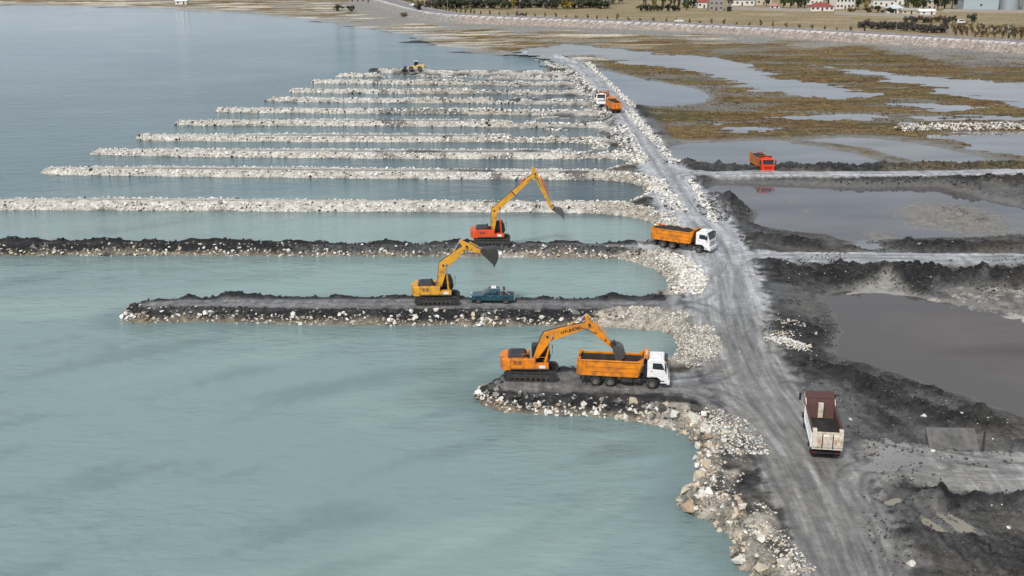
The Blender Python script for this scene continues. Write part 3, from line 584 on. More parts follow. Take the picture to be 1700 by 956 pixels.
def rubble(name, parent, P, size, cols, vary=HUL):
    """many loose stones, too small to pick apart, joined into one part"""
    n = len(P); which = rng.integers(0, len(vary), n); VV = []; FF = []; CC = []; off = 0
    for k, (V, F) in enumerate(vary):
        m = which == k; c = m.sum()
        if not c: continue
        a = rng.uniform(0, 2*np.pi, c); b = rng.normal(0, .5, c); s = size[m]
        ca, sa, cb, sb = np.cos(a), np.sin(a), np.cos(b), np.sin(b); z0 = np.zeros(c); 
        M = np.stack([np.stack([ca, -sa*cb, sa*sb], -1), np.stack([sa, ca*cb, -ca*sb], -1), np.stack([z0, sb, cb], -1)], 1)
        st = rng.uniform(.75, 1.25, (c, 1, 3)); v = np.einsum('nij,nkj->nki', M, V[None]*st)*s[:, None, None]+P[m][:, None, :]
        VV.append(v.reshape(-1, 3)); FF.append((F[None]+(np.arange(c)*len(V))[:, None, None]+off).reshape(-1, 3)); off += c*len(V)
        CC.append(np.repeat(np.concatenate([cols[m], np.ones((c, 1))], 1), len(V), 0))
    o = link(bpy.data.objects.new(name, np_mesh(name, np.concatenate(VV), np.concatenate(FF), np.concatenate(CC), ROCK)), parent)
    o['kind'] = 'stuff'; return o
PAL = {'white': (.76, .745, .71), 'pale': (.62, .60, .55), 'cream': (.52, .45, .35), 'tan': (.38, .29, .205), 'grey': (.24, .235, .225), 'dark': (.05, .05, .052), 'pink': (.46, .38, .33), 'mud': (.085, .083, .08)}
def pick(n, mix):
    ks = list(mix); p = np.array([mix[k] for k in ks], float); p /= p.sum(); c = np.array([PAL[k] for k in ks])[rng.choice(len(ks), n, p=p)]
    return np.clip(c*rng.uniform(.78, 1.18, (n, 1)), .01, .8)
BOUL = {}
for ck, c in PAL.items():
    BOUL[ck] = [np_mesh('boulder', V, F, np.tile(np.array([*c, 1.]), (len(V), 1)), ROCK) for V, F in HUB]
def boulder(parent, x, y, s, ck, lift=.15):
    o = bpy.data.objects.new('boulder', random.choice(BOUL[ck])); o.location = (x, y, float(ground_z(x, y))+s*lift)
    o.scale = (s*random.uniform(.85, 1.25), s*random.uniform(.8, 1.15), s*random.uniform(.75, 1.1)); o.rotation_euler = (random.gauss(0, .5), random.gauss(0, .5), random.uniform(0, 6.28))
    return link(o, parent)
def along(segs, dens, d0, d1, skew=1.):
    """random points beside shoreline segments, d metres up the bank"""
    out = []
    for (x, y), (x2, y2) in segs:
        dx, dy = x2-x, y2-y; ln = math.hypot(dx, dy); n = rng.poisson(ln*dens)
        if ln < .01 or n == 0: continue
        t = rng.uniform(0, 1, n); d = d0+(d1-d0)*rng.uniform(0, 1, n)**skew
        out.append(np.stack([x+dx*t+dy/ln*d, y+dy*t-dx/ln*d, d], 1))
    return np.concatenate(out) if out else np.zeros((0, 3))
def segs(g, modes):
    r_ = []
    for i, (x, y, m, k) in enumerate(LK[:-1]):
        if k == g and m in modes:
            x2, y2 = LK[i+1][:2]
            if abs(x2-x)+abs(y2-y) < 400: r_.append(((x, y), (x2, y2)))
    return r_
def inview(P, m=.50): return P[(np.abs(P[:, 0]) < m*P[:, 1]+6) & (P[:, 1] > 55)]
def lay(P, s, lift=.25): return np.stack([P[:, 0], P[:, 1], ground_z(P[:, 0], P[:, 1])+s*lift], 1)
def stones(parent, P, s0, s1, mix, lift=.25, name='rubble'):
    s = s0+(s1-s0)*rng.uniform(0, 1, len(P))**2
    return lay(P, s, lift), s, pick(len(P), mix)
def merge(parent, lst, name='rubble'):
    lst = [q for q in lst if len(q[0])]
    rubble(name, parent, np.concatenate([q[0] for q in lst]), np.concatenate([q[1] for q in lst]), np.concatenate([q[2] for q in lst]))
def boulders(parent, P, n, s0, s1, mix):
    P = P[rng.permutation(len(P))[:n]]; ks = list(mix); p = np.array([mix[k] for k in ks], float); p /= p.sum()
    for q in P: boulder(parent, q[0], q[1], s0+(s1-s0)*random.random()**2, str(rng.choice(ks, p=p)))
for g in range(1, 15):
    o = groyne[g]; F_ = segs(g, ('front', 'tip')); B_ = segs(g, ('back',)); E_ = segs(g, ('end',)); L_ = []
    if g <= 3:
        L_.append(stones(o, inview(along(F_, 9, -.25, .55)), .08, .34, {'cream': 4, 'pale': 4, 'white': 2, 'tan': 3, 'grey': 1}))
        L_.append(stones(o, inview(along(F_, 10, .3, 1.9)), .06, .32, {'dark': 9, 'mud': 3, 'grey': 2, 'cream': 1, 'pale': 1.5}))
        L_.append(stones(o, inview(along(B_, 5, .2, 1.8)), .08, .35, {'dark': 9, 'grey': 1}))
        nb = {1: 80, 2: 130, 3: 110}[g]
        boulders(o, inview(along(F_, 4, -.1, .8)), nb, .16, .48, {'pale': 4, 'white': 5, 'cream': 2.5, 'tan': .6, 'grey': 1}); boulders(o, inview(along(F_, 4, .6, 1.5)), nb//2, .2, .5, {'grey': 3, 'dark': 4, 'mud': 3, 'pale': 1.5})
        if g == 1: boulders(o, inview(along(F_[:2], 4, .1, 1.6)), 9, .4, .85, {'grey': 4, 'mud': 3, 'cream': 1})
    else:
        k = .9+.02*(g-4); mixw = {'white': 7, 'pale': 4, 'cream': 1.5, 'grey': 1.2, 'dark': .5+.12*g}
        L_.append(stones(o, inview(along(F_, 10, -.15, 1.25)), .14*k, .40*k, mixw)); L_.append(stones(o, inview(along(B_, 6, .5, 1.5)), .13*k, .36*k, {'white': 7, 'pale': 3, 'grey': 1, 'dark': .1*g}, .35))
        boulders(o, inview(along(F_, 2, -.1, 1.0)), 70 if g < 7 else 40, .35, .62*k, mixw); boulders(o, inview(along(B_, 1, .5, 1.2)), 24 if g < 7 else 12, .3, .5*k, {'white': 3, 'pale': 1})
    merge(o, L_)
# causeway flanks
L_ = []
def edge(pts, z, w, dens, s0, s1, mix, lift=.35):
    p = spl(WL(pts, z), 6); sg = list(zip(p[:-1], p[1:])); return stones(haul, along(sg, dens, -w, w), s0, s1, mix, lift)
wm = {'white': 6, 'pale': 4, 'cream': 1, 'grey': 1}
for g in range(1, 7):
    wd_ = 4.4 if g < 3 else 3.4; L_.append(stones(haul, along(segs(g, ('end',)), 120 if g < 3 else 34, -.2, wd_), .03+.025*g, .13+.065*g, {'pale': 5, 'white': 1.5+g, 'cream': 3.5, 'grey': 2.5}, .3))
for g in range(7, 13): L_.append(stones(haul, along(segs(g, ('end',)), 8, -.2, 5), .18, .5, {'white': 5, 'pale': 2, 'dark': 3, 'grey': 2}, .4))
sh = segs(0, ('shore',))
def nomud(P): return P[(fbm(P[:, 0], P[:, 1], 3.2, 3, 151.) < .12) | (rng.uniform(0, 1, len(P)) < .25) | (P[:, 2] < .6)]
L_.append(stones(haul, nomud(along(sh, 40, -.4, 1.8)), .06, .28, {'cream': 5, 'tan': 4, 'pale': 2, 'grey': 2, 'mud': .7})); L_.append(stones(haul, nomud(along(sh, 60, 1.0, 3.8)), .03, .16, {'pale': 6, 'white': 2, 'cream': 4, 'grey': 3, 'mud': .8}))
boulders(haul, along(sh+segs(1, ('front',))[:2], 3, -.5, .8), 55, .3, .78, {'cream': 4, 'pale': 5, 'tan': 1.5, 'white': 2}); boulders(haul, along(sh, 3, -.4, 2.2), 90, .2, .6, {'cream': 4, 'tan': 1.5, 'pale': 4, 'white': 2}); boulders(haul, along(segs(1, ('front',))[:2]+sh[-3:], 4, .1, 2.5), 14, .35, .8, {'cream': 3, 'grey': 3, 'pale': 3})
L_.append(edge([(1166, 690), (1200, 700), (1230, 725), (1245, 755)], ZT, 1.9, 110, .04, .2, {'white': 4, 'pale': 6, 'cream': 2, 'grey': 2})); L_.append(edge([(1250, 880), (1290, 905), (1330, 950)], ZT, 1.2, 40, .05, .2, {'white': 3, 'pale': 4, 'cream': 2}))
L_.append(edge([(1125, 605), (1160, 590), (1172, 570), (1165, 558)], ZT, 1.8, 120, .03, .15, {'pale': 6, 'white': 2, 'cream': 4, 'grey': 1.5})); L_.append(edge([(1140, 488), (1150, 465), (1135, 440), (1105, 425)], ZT, 1.8, 50, .10, .36, {'white': 6, 'pale': 4, 'cream': 1}))
for p, w in (([(975, 100), (992, 118), (1012, 136), (1036, 160), (1050, 178)], 1.3), ([(1044, 184), (1062, 205), (1086, 230), (1106, 252), (1122, 270)], 1.2), ([(905, 97), (925, 106), (942, 118)], 2.4), ([(1128, 352), (1108, 326), (1090, 300)], 1.6), ([(1066, 268), (1046, 240), (1024, 208)], 2.0), ([(1010, 188), (996, 168), (975, 146), (950, 122)], 2.2)):
    L_.append(edge(p, ZT, w, 11, .15, .48, {'white': 7, 'pale': 3, 'grey': 1.5, 'dark': .6}))
L_.append(edge([(1142, 302), (1158, 318), (1172, 345), (1188, 374)], 1.0, .6, 7, .15, .5, wm))
merge(haul, L_)
# stones and clods strewn over the mud
def scatter(n, u0, u1, v0, v1, z=.8):
    q = []
    (xa, ya), (xb, yb) = W(u0, v1, z), W(u1, v0, z)
    y = rng.uniform(ya, yb, n); u = rng.uniform(u0, u1, n); x = np.array([W(a, 478, 0)[0]/W(a, 478, 0)[1] for a in u])*y
    P = np.stack([x, y, y*0], 1); zz = ground_z(P[:, 0], P[:, 1]); rr = np.interp(P[:, 1], [p[1] for p in road_main], [p[0] for p in road_main])
    return P[(zz > .62) & (P[:, 0] > rr+5)]
cp = scatter(42000, 1150, 1720, 290, 1000); cp = cp[(fbm(cp[:, 0], cp[:, 1], 7., 3, 77.)+.5*fbm(cp[:, 0], cp[:, 1], 1.6, 2, 78.)) > .28]
sp_ = scatter(5000, 1200, 1720, 430, 1000); sp_ = sp_[(fbm(sp_[:, 0], sp_[:, 1], 9., 3, 87.)+.5*fbm(sp_[:, 0], sp_[:, 1], 2., 2, 88.)) > .42]
L_ = [stones(ground, cp, .03, .17, {'dark': 6, 'mud': 3}, .15), stones(ground, sp_, .02, .11, {'white': 1, 'pale': 3, 'grey': 7}, .3), stones(ground, scatter(160, 1200, 1720, 430, 1000), .04, .16, {'white': 2, 'pale': 4, 'grey': 3}, .3)]
def pile(u, v, sx, sy, ang, n, hh, s0, s1, mix):
    x0, y0 = W(u, v, 1.); a = rng.normal(0, .5, n); b = rng.normal(0, .5, n); ca, sa = math.cos(R(ang)), math.sin(R(ang)); x = x0+a*sx*ca-b*sy*sa; y = y0+a*sx*sa+b*sy*ca
    s_ = s0+(s1-s0)*rng.uniform(0, 1, n)**2; z_ = hh*np.exp(-(a*a+b*b)*1.6)*rng.uniform(.3, 1, n); return np.stack([x, y, ground_z(x, y)+z_], 1), s_, pick(n, mix)
L_.append(pile(1310, 575, 2.6, 1.1, -55, 620, .55, .05, .2, {'white': 6, 'pale': 5})); L_.append(pile(1298, 562, 1.6, 1.2, 0, 120, .2, .05, .22, {'cream': 4, 'pale': 4, 'grey': 3}))
L_.append(edge([(1290, 548), (1310, 540), (1330, 552)], 1.0, .7, 20, .05, .2, {'cream': 4, 'pale': 4, 'grey': 3}))
fcp = [stones(ground, along([(W(860, v, 1), W(1000, v, 1))], 2.2, -4, 4), .15, .5, {'white': 2, 'pale': 2, 'grey': 3, 'dark': 4}, .3) for v in (128, 145, 160, 176, 195, 215)]
fcp += [stones(ground, along([(W(u0, v0, 1), W(u1, v1, 1))], 8, -.7, .7), .16, .48, {'white': 7, 'pale': 3, 'grey': 1, 'dark': 1.2}, .5) for u0, v0, u1, v1 in FRIDGE]
pw = np.where((mud > .3) & (h > .62) & (X > xroad) & (np.abs(X) < .5*Y), Y*Y, 0).astype(float); ci = rng.choice(X.size, 9000, p=pw/pw.sum()); jit = rng.normal(0, .25, (9000, 2))
q_ = stones(ground, np.stack([X[ci]+jit[:, 0], Y[ci]+jit[:, 1], X[ci]*0], 1), .06, .36, {'dark': 8, 'mud': 2, 'grey': .3}, .1); L_.append((q_[0], q_[1]*np.clip(Y[ci]/190, .3, 1), q_[2]))
merge(ground, L_+fcp)
# stony face of the highway embankment
hp = [p for p in hw if W(775, 23, 5)[0] < p[0] < 480]; L_ = [stones(ground, along(list(zip(hp[:-1], hp[1:])), 2.4, -14.5, -7.6), .15, .42, {'pink': 8, 'cream': 3, 'pale': 1.5, 'grey': 1.5}, .1)]
merge(ground, L_)
# white bank of rock on the marsh
p = spl(WL([(1490, 216), (1540, 214), (1620, 213), (1700, 212), (1800, 211), (1900, 210)], .8), 5)
P = along(list(zip(p[:-1], p[1:])), 26, -1.9, 1.9); s_ = .18+.4*rng.uniform(0, 1, len(P))**2; z_ = 1.5*np.clip(1-(np.abs(P[:, 2])/2.0)**1.4, 0, 1)*rng.uniform(.4, 1, len(P))
PZ = np.stack([P[:, 0], P[:, 1], ground_z(P[:, 0], P[:, 1])+z_], 1)
rb = rubble('rubble_bank', None, PZ, s_, pick(len(P), {'white': 4, 'pale': 6, 'pink': 2, 'grey': 1})); del rb['kind']; tag(rb, 'low bank of white rubble lying on the brown marsh at the right edge', 'rubble bank')

# ------------------------------------------------------------------ mesh helper for machines and buildings
class MB:
    def __init__(self): self.v = []; self.f = []
    def add(self, vs, fs):
        o = len(self.v); self.v += [tuple(v) for v in vs]; self.f += [[i+o for i in f] for f in fs]; return self
    def box(self, x0, x1, y0, y1, z0, z1):
        return self.add([(x0, y0, z0), (x1, y0, z0), (x1, y1, z0), (x0, y1, z0), (x0, y0, z1), (x1, y0, z1), (x1, y1, z1), (x0, y1, z1)], [(0, 3, 2, 1), (4, 5, 6, 7), (0, 1, 5, 4), (1, 2, 6, 5), (2, 3, 7, 6), (3, 0, 4, 7)])
    def prism(self, pts, y0, y1, s0=1., s1=1.):
        """outline in the x-z plane, extruded across y"""
        n = len(pts); vs = [(x, y0, z) for x, z in pts]+[(x, y1, z) for x, z in pts]
        area = sum(pts[i][0]*pts[(i+1) % n][1]-pts[(i+1) % n][0]*pts[i][1] for i in range(n)); r_ = range(n)
        if area > 0: fs = [list(r_), [n+i for i in reversed(r_)]]+[[(i+1) % n, i, n+i, n+(i+1) % n] for i in r_]
        else: fs = [list(reversed(r_)), [n+i for i in r_]]+[[i, (i+1) % n, n+(i+1) % n, n+i] for i in r_]
        return self.add(vs, fs)
    def tube(self, p, q, r0, r1=None, n=10, cap=True):
        r1 = r0 if r1 is None else r1; p = Vector(p); q = Vector(q); d = (q-p).normalized(); a = d.orthogonal().normalized(); b = d.cross(a)
        vs = []
        for c, r_ in ((p, r0), (q, r1)):
            for i in range(n):
                t = 2*math.pi*i/n; vs.append(c+a*(r_*math.cos(t))+b*(r_*math.sin(t)))
        fs = [[i, (i+1) % n, n+(i+1) % n, n+i] for i in range(n)]
        if cap: fs += [list(reversed(range(n))), [n+i for i in range(n)]]
        return self.add(vs, fs)
    def path(self, pts, r_, n=6):
        for a, b in zip(pts[:-1], pts[1:]): self.tube(a, b, r_, n=n)
        return self
    def quad(self, a, b, c, d): return self.add([a, b, c, d], [(0, 1, 2, 3)])
    def build(self, name, m, parent=None, bev=0., smooth=False, seg=2):
        me = bpy.data.meshes.new(name); me.from_pydata([tuple(v) for v in self.v], [], self.f); me.materials.append(m)
        if smooth: me.polygons.foreach_set('use_smooth', [True]*len(me.polygons))
        me.update(); o = link(bpy.data.objects.new(name, me), parent)
        if bev:
            b = o.modifiers.new('bevel', 'BEVEL'); b.width = bev; b.segments = seg; b.limit_method = 'ANGLE'; b.angle_limit = R(30); b.harden_normals = False
        return o
def thing(name, label, cat, loc, rz=0., group=None):
    o = bpy.data.objects.new(name, None); o.location = loc; o.rotation_euler = (0, 0, rz); link(o); return tag(o, label, cat, group)
def at(u, v, z=ZT):
    x, y = W(u, v, z); return (x, y, float(ground_z(x, y)))

M = {'orange': mat('orange_paint', (.78, .23, .01), .42, dirt=.58), 'amber': mat('amber_paint', (.80, .29, .012), .42, dirt=.56), 'yellow': mat('yellow_paint', (.72, .36, .03), .45, dirt=.58), 'bedorange': mat('muddy_orange_paint', (.76, .25, .01), .45, dirt=.62, dcol=(.05, .04, .035), scale=1.1), 'red': mat('red_orange_paint', (.68, .085, .02), .35, dirt=.25), 'bright_red': mat('red_paint', (.72, .045, .012), .35, dirt=.2),
     'cabwhite': mat('white_paint', (.80, .81, .82), .3, dirt=.15, dcol=(.3, .29, .27)), 'oldwhite': mat('worn_white_paint', (.66, .62, .53), .55, dirt=.62, dcol=(.22, .12, .05), scale=2.2), 'maroon': mat('maroon_paint', (.085, .035, .03), .5, dirt=.4), 'rustor': mat('worn_orange_paint', (.55, .17, .035), .5, dirt=.5, dcol=(.15, .06, .03)),
     'black': mat('black_paint', (.018, .018, .02), .45, dirt=.3), 'steel': mat('dark_steel', (.06, .06, .062), .5, metal=.4, dirt=.5), 'track': mat('muddy_track_steel', (.035, .034, .033), .6, dirt=.5, dcol=(.10, .095, .09), scale=3), 'chrome': mat('cylinder_rod', (.75, .76, .78), .2, metal=.8), 'rubber': mat('tyre_rubber', (.022, .022, .022), .8, dirt=.45, dcol=(.12, .115, .11), scale=3),
     'rim': mat('wheel_rim', (.16, .155, .15), .5, dirt=.5), 'bucket': mat('bucket_steel', (.11, .11, .112), .45, metal=.3, dirt=.5), 'mudload': mat('wet_mud_load', (.018, .018, .019), .6, dirt=.4, dcol=(.07, .07, .072), scale=3, bump=.8), 'glass': glassmat('cab_glass'), 'lamp': mat('headlamp', (.75, .75, .72), .15), 'redlamp': mat('rear_lamp', (.16, .012, .01), .3),
     'teal': mat('dark_teal_paint', (.02, .075, .105), .22, dirt=.25, dcol=(.12, .12, .115)), 'silver': mat('silver_metal', (.55, .55, .55), .3, metal=.7), 'hood': mat('dark_grey_hood', (.035, .037, .045), .5, dirt=.3), 'whiteplate': mat('white_decal', (.75, .75, .75), .4), 'stickor': mat('orange_reflector', (.85, .18, .02), .4), 'rustliner': mat('rusty_bed_steel', (.10, .055, .04), .6, dirt=.55), 'liner': mat('worn_bed_steel', (.03, .027, .025), .6, dirt=.5)}

# ------------------------------------------------------------------ tipper truck (x forward from the tail, y left, z up)
def wheel(root, x, y, r_=.53, w=.32, dual=False):
    o = 1 if y > 0 else -1; m = MB(); prof = [(0, r_*.55), (.02, r_*.9), (.07, r_), (w-.07, r_), (w-.02, r_*.9), (w, r_*.55)]; n = 22
    def lathe(m, prof, y0, sgn):
        vs = []; fs = []
        for (d, rr) in prof:
            for i in range(n): t = 2*math.pi*i/n; vs.append((x+rr*math.cos(t), y0+sgn*d, r_+rr*math.sin(t)))
        for k in range(len(prof)-1):
            for i in range(n): q = [k*n+i, k*n+(i+1) % n, (k+1)*n+(i+1) % n, (k+1)*n+i]; fs.append(q if sgn < 0 else q[::-1])
        m.add(vs, fs)
    lathe(m, prof, y, -o)
    if dual: lathe(m, prof, y-o*(w+.03), -o)
    wo_ = m.build('wheel', M['rubber'], root, smooth=False)
    rm = MB(); lathe(rm, [(.10, .001), (.10, r_*.2), (.02 if not dual else .04, r_*.24), (.02 if not dual else .05, r_*.3), (.12, r_*.36), (.09, r_*.5), (.01, r_*.56), (.03, r_*.6)], y, -o); rm.build('rim', M['rim'], wo_)
    return wo_
def truck(label, u, v, heading, bedm, cabm, load='empty', z=ZT, cap='plain', side=None, inner=None, guard=0.):
    t = thing('tipper_truck', label, 'tipper truck', at(u, v, z), R(heading), 'tipper trucks at work on the haul road')
    bd = M[bedm]; sidem = M[side] if side else bd; inn = M[inner] if inner else M['liner']
    m = MB()
    for s in (-1, 1): m.box(.5, 8.3, s*.42-.05, s*.42+.05, .72, 1.0)
    for x in (.55, 2.3, 4.2, 6.0): m.box(x, x+.12, -.42, .42, .75, .97)
    m.tube((3.2, 0, .55), (7.2, 0, .62), .07); 
    for x in (1.75, 3.15, 7.2): m.tube((x, -.9, .53), (x, .9, .53), .11)
    m.build('chassis', M['black'], t)
    for x in (1.75, 3.15):
        for s in (-1, 1): wheel(t, x, s*1.22, dual=True)
    for s in (-1, 1): wheel(t, 7.2, s*1.22, w=.33)
    # dump body: floor, sloping sides, front wall
    m = MB(); z0, z1 = 1.18, 2.62; yw = 1.24
    m.box(.1, 5.9, -1.1, 1.1, z0-.05, z0+.06)
    o = m.build('bed_floor', inn, t)
    for s in (-1, 1):
        m = MB(); pts = [(.08, z0), (5.85, z0-.02), (6.25, z1+.02), (.08, z1)]
        m.prism(pts, s*yw, s*(yw-.07)); w_ = m.build('bed_side', sidem, t, .012)
        r_ = MB(); ya, yb = s*(yw+.002), s*(yw+.075)
        r_.prism([(.1, z1-.02), (6.24, z1-.0), (6.28, z1+.12), (.1, z1+.11)], s*(yw-.09), s*(yw+.085)); r_.build('top_rail', sidem if bedm != 'oldwhite' else M['maroon'], w_, .02)
        r_ = MB(); r_.prism([(.3, z0-.06), (5.84, z0-.06), (5.9, z0+.12), (.3, z0+.12)], ya, yb); r_.build('bottom_rail', sidem, w_, .02)
        for zz in (1.62, 2.08):
            r_ = MB(); r_.prism([(.55, zz-.05), (5.95+(zz-1.62)*.25, zz-.05), (5.97+(zz-1.62)*.25, zz+.05), (.55, zz+.05)], ya, s*(yw+.045)); r_.build('side_rib', sidem, w_, .02)
        for xx in (.3, .62):
            r_ = MB(); r_.box(xx, xx+.16, min(ya, s*(yw+.09)), max(ya, s*(yw+.09)), z0+.121, z1-.021); r_.build('side_post', sidem, w_, .015)
        r_ = MB(); r_.prism([(5.72, z0+.13), (5.86, z0+.13), (6.2, z1-.02), (6.02, z1-.02)], ya, s*(yw+.08)); r_.build('side_post', sidem, w_, .015)
    m = MB(); m.prism([(5.86, z0), (5.93, z0), (6.45, z1+.5), (6.38, z1+.5)], -yw+.02, yw-.02); fw = m.build('headboard', bd if not inner else M[inner], t, .015)
    m = MB(); m.prism([(6.38, z1+.44), (6.78+guard, z1+.66), (6.78+guard, z1+.72), (6.34, z1+.52)], -yw-.02, yw+.02); m.build('cab_guard', bd if not inner else M[inner], fw, .015)
    m = MB(); m.prism([(6.28, z1+.05), (6.44, z1+.5), (6.3, z1+.5), (5.75, z1+.12)], -yw-.03, -yw+.03); m.prism([(6.28, z1+.05), (6.44, z1+.5), (6.3, z1+.5), (5.75, z1+.12)], yw-.03, yw+.03); m.build('guard_gusset', bd, fw)
    if inner:
        m = MB(); m.box(5.55, 5.82, -.22, .22, 1.6, 2.95); m.build('ram_cover', M['oldwhite'], fw, .02)
    for s in (-1, 1):
        m = MB(); m.prism([(.12, z0+.07), (5.80, z0+.07), (6.12, z1-.08), (.12, z1-.08)], s*(yw-.072), s*(yw-.085)); m.build('bed_liner', inn if not inner else M['rustliner'], t)
    if not inner:
        m = MB(); m.prism([(5.83, z0+.08), (5.855, z0+.08), (6.30, z1+.35), (6.275, z1+.35)], -yw+.1, yw-.1); m.build('front_liner', inn, t)
    # tailgate
    m = MB(); tg0, tg1 = 1.12, 2.68
    m.prism([(-.02, tg0), (.05, tg0), (.05, tg1), (-.02, tg1)], -yw, yw); tg = m.build('tailgate', bd, t, .012)
    for y0, y1 in ((-1.24, -.46), (-.40, .40), (.46, 1.24)):
        r_ = MB(); cx = .1
        r_.add([(-.09, y0+.02, tg0+.25), (-.09, y1-.02, tg0+.25), (-.09, y1-.02, tg1-.35), (-.09, y0+.02, tg1-.35), (-.021, y0, tg0+.12), (-.021, y1, tg0+.12), (-.021, y1, tg1-.2), (-.021, y0, tg1-.2)], [(0, 3, 2, 1), (0, 1, 5, 4), (1, 2, 6, 5), (2, 3, 7, 6), (3, 0, 4, 7)]); r_.build('tailgate_panel', bd, tg)
    r_ = MB()
    for y0 in (-.43, .43): r_.box(-.085, -.022, y0-.028, y0+.028, tg0+.1, tg1-.15)
    r_.build('tailgate_gap_bar', M['black'], tg)
    for s in (-1, 1):
        r_ = MB(); r_.prism([(-.1, tg1-.28), (.12, tg1-.28), (.34, tg1+.22), (-.06, tg1+.22)], s*yw, s*(yw-.34)); r_.build('tailgate_horn', bd, tg, .02)
        for k in range(3):
            r_ = MB(); z_ = 1.68+k*.14; r_.add([(-.094, s*.66-.11, z_-.04), (-.094, s*.66+.11, z_+.05), (-.094, s*.66+.11, z_+.12), (-.094, s*.66-.11, z_+.03)], [(0, 1, 2, 3), (3, 2, 1, 0)]); r_.build('reflector_stripe', M['stickor'] if k != 3 else M['whiteplate'], tg)
    if bedm == 'oldwhite':
        r_ = MB(); r_.add([(-.094, .30, 2.3), (-.094, .18, 2.3), (-.094, -.32, 1.42), (-.094, -.2, 1.42)], [(0, 1, 2, 3), (3, 2, 1, 0)]); r_.build('painted_slash', M['whiteplate'], tg)
    m = MB(); m.box(.25, .38, -1.15, 1.15, .62, .78); m.box(.3, .36, -.5, -.4, .78, 1.0); m.box(.3, .36, .4, .5, .78, 1.0); rbm = m.build('rear_bumper', M['black'], t, .01)
    for s in (-1, 1):
        r_ = MB(); r_.box(.21, .25, s*.95-.16, s*.95+.16, .64, .76); r_.build('tail_light', M['redlamp'], rbm)
        m = MB(); pts = [(2.45+1.32*math.cos(a), .62+.62*math.sin(a)) for a in np.linspace(R(172), R(8), 9)]
        for a, b in zip(pts[:-1], pts[1:]):
            m.add([(a[0], s*.60, a[1]), (b[0], s*.60, b[1]), (b[0], s*1.23, b[1]), (a[0], s*1.23, a[1])], [(0, 1, 2, 3)])
        m = MB(); m.box(.72, .78, s*.62, s*1.2, .25, 1.05); m.build('mud_flap', M['black'], t)
        m = MB(); m.box(4.25, 5.35, s*.55, s*1.15, .52, 1.02); m.build('fuel_tank' if s < 0 else 'battery_box', M['silver'] if s > 0 else M['steel'], t, .06)
        m = MB(); m.box(5.5, 6.1, s*.6, s*1.1, .55, .95); m.build('air_tank', M['steel'], t, .05)
        m = MB(); m.prism([(3.95, .95), (4.15, .95), (4.15, 1.12), (3.95, 1.12)], s*.5, s*1.2); m.build('mudguard_bracket', bd, t)
    # cab
    c = M[cabm]
    prof = [(6.72, 1.12), (6.72, 2.86), (6.86, 3.0), (8.15, 3.04), (8.36, 2.92), (8.72, 1.98), (8.78, 1.15), (8.74, .62), (7.98, .62), (7.9, .95), (7.66, 1.16), (7.2, 1.22)]
    m = MB(); m.prism(prof, -1.2, 1.2); cb = m.build('cab', c, t, .05, seg=3)
    m = MB(); m.box(7.0, 8.0, -.75, .75, 3.05, 3.12); m.box(7.15, 7.75, -.4, .4, 3.12, 3.2); m.build('roof_hatch', c, cb, .03)
    def slant(zz): return 8.36+(2.92-zz)/(2.92-1.98)*.36
    m = MB(); za, zb = 2.02, 2.84; m.add([(slant(za)+.012, -1.08, za), (slant(za)+.012, 1.08, za), (slant(zb)+.012, 1.02, zb), (slant(zb)+.012, -1.02, zb), (slant(za)-.03, -1.08, za), (slant(za)-.03, 1.08, za), (slant(zb)-.03, 1.02, zb), (slant(zb)-.03, -1.02, zb)], [(0, 1, 2, 3), (0, 4, 5, 1), (1, 5, 6, 2), (2, 6, 7, 3), (3, 7, 4, 0)]); ws = m.build('windshield', M['glass'], cb)
    m = MB()
    for y0, y1 in ((-.9, -.1), (-.1, .7)): m.tube((slant(2.06)+.03, y0, 2.06), (slant(2.35)+.03, y1, 2.35), .014, n=5)
    m.build('wiper', M['black'], ws)
    m = MB(); m.prism([(8.3, 2.9), (8.62, 2.84), (8.62, 2.88), (8.3, 2.96)], -1.05, 1.05); m.build('sun_visor', M['black'] if cabm == 'cabwhite' else c, cb)
    m = MB(); m.box(8.765, 8.80, -.75, .75, 1.18, 1.62); gr = m.build('grille', M['black'], cb, .01)
    for zz in (1.26, 1.38, 1.5):
        m = MB(); m.box(8.80, 8.825, -.7, .7, zz-.02, zz+.03); m.build('grille_bar', c, gr)
    m = MB(); m.box(8.62, 8.9, -1.2, 1.2, .5, .98); bm_ = m.build('bumper', c, t, .06)
    m = MB(); m.box(8.89, 8.915, -.55, .55, .58, .74); m.build('number_plate', M['whiteplate'], bm_)
    for s in (-1, 1):
        m = MB(); m.box(8.88, 8.915, s*.9-.17, s*.9+.17, .72, .9); m.build('headlight', M['lamp'], bm_, .02)
        ya, yb = s*1.2, s*1.212
        m = MB(); m.prism([(6.95, 1.3), (7.9, 1.3), (8.42, 1.42), (8.5, 1.95), (8.2, 2.72), (7.1, 2.76), (6.95, 2.7)], ya, yb); dr = m.build('door', c, cb, .008)
        m = MB(); m.prism([(7.22, 2.08), (8.36, 2.02), (8.10, 2.66), (7.24, 2.68)], s*1.212, s*1.224); m.build('side_window', M['glass'], dr)
        m = MB(); m.box(7.05, 7.22, min(s*1.213, s*1.24), max(s*1.213, s*1.24), 1.82, 1.87); m.build('handle', M['black'], dr)
        m = MB(); m.tube((8.3, s*1.2, 2.75), (8.45, s*1.48, 2.72), .02, n=6); m.box(8.38, 8.5, s*1.5-.1, s*1.5+.1, 2.05, 2.72); m.build('mirror', M['black'], cb, .02)
        m = MB(); m.prism([(6.6, .95), (6.66, 1.14), (7.6, 1.2), (7.92, .9), (7.96, .6), (8.0, .6), (8.02, 1.0), (7.7, 1.24), (6.6, 1.2)], s*.88, s*1.225); m.build('wheel_arch', M['black'], cb)
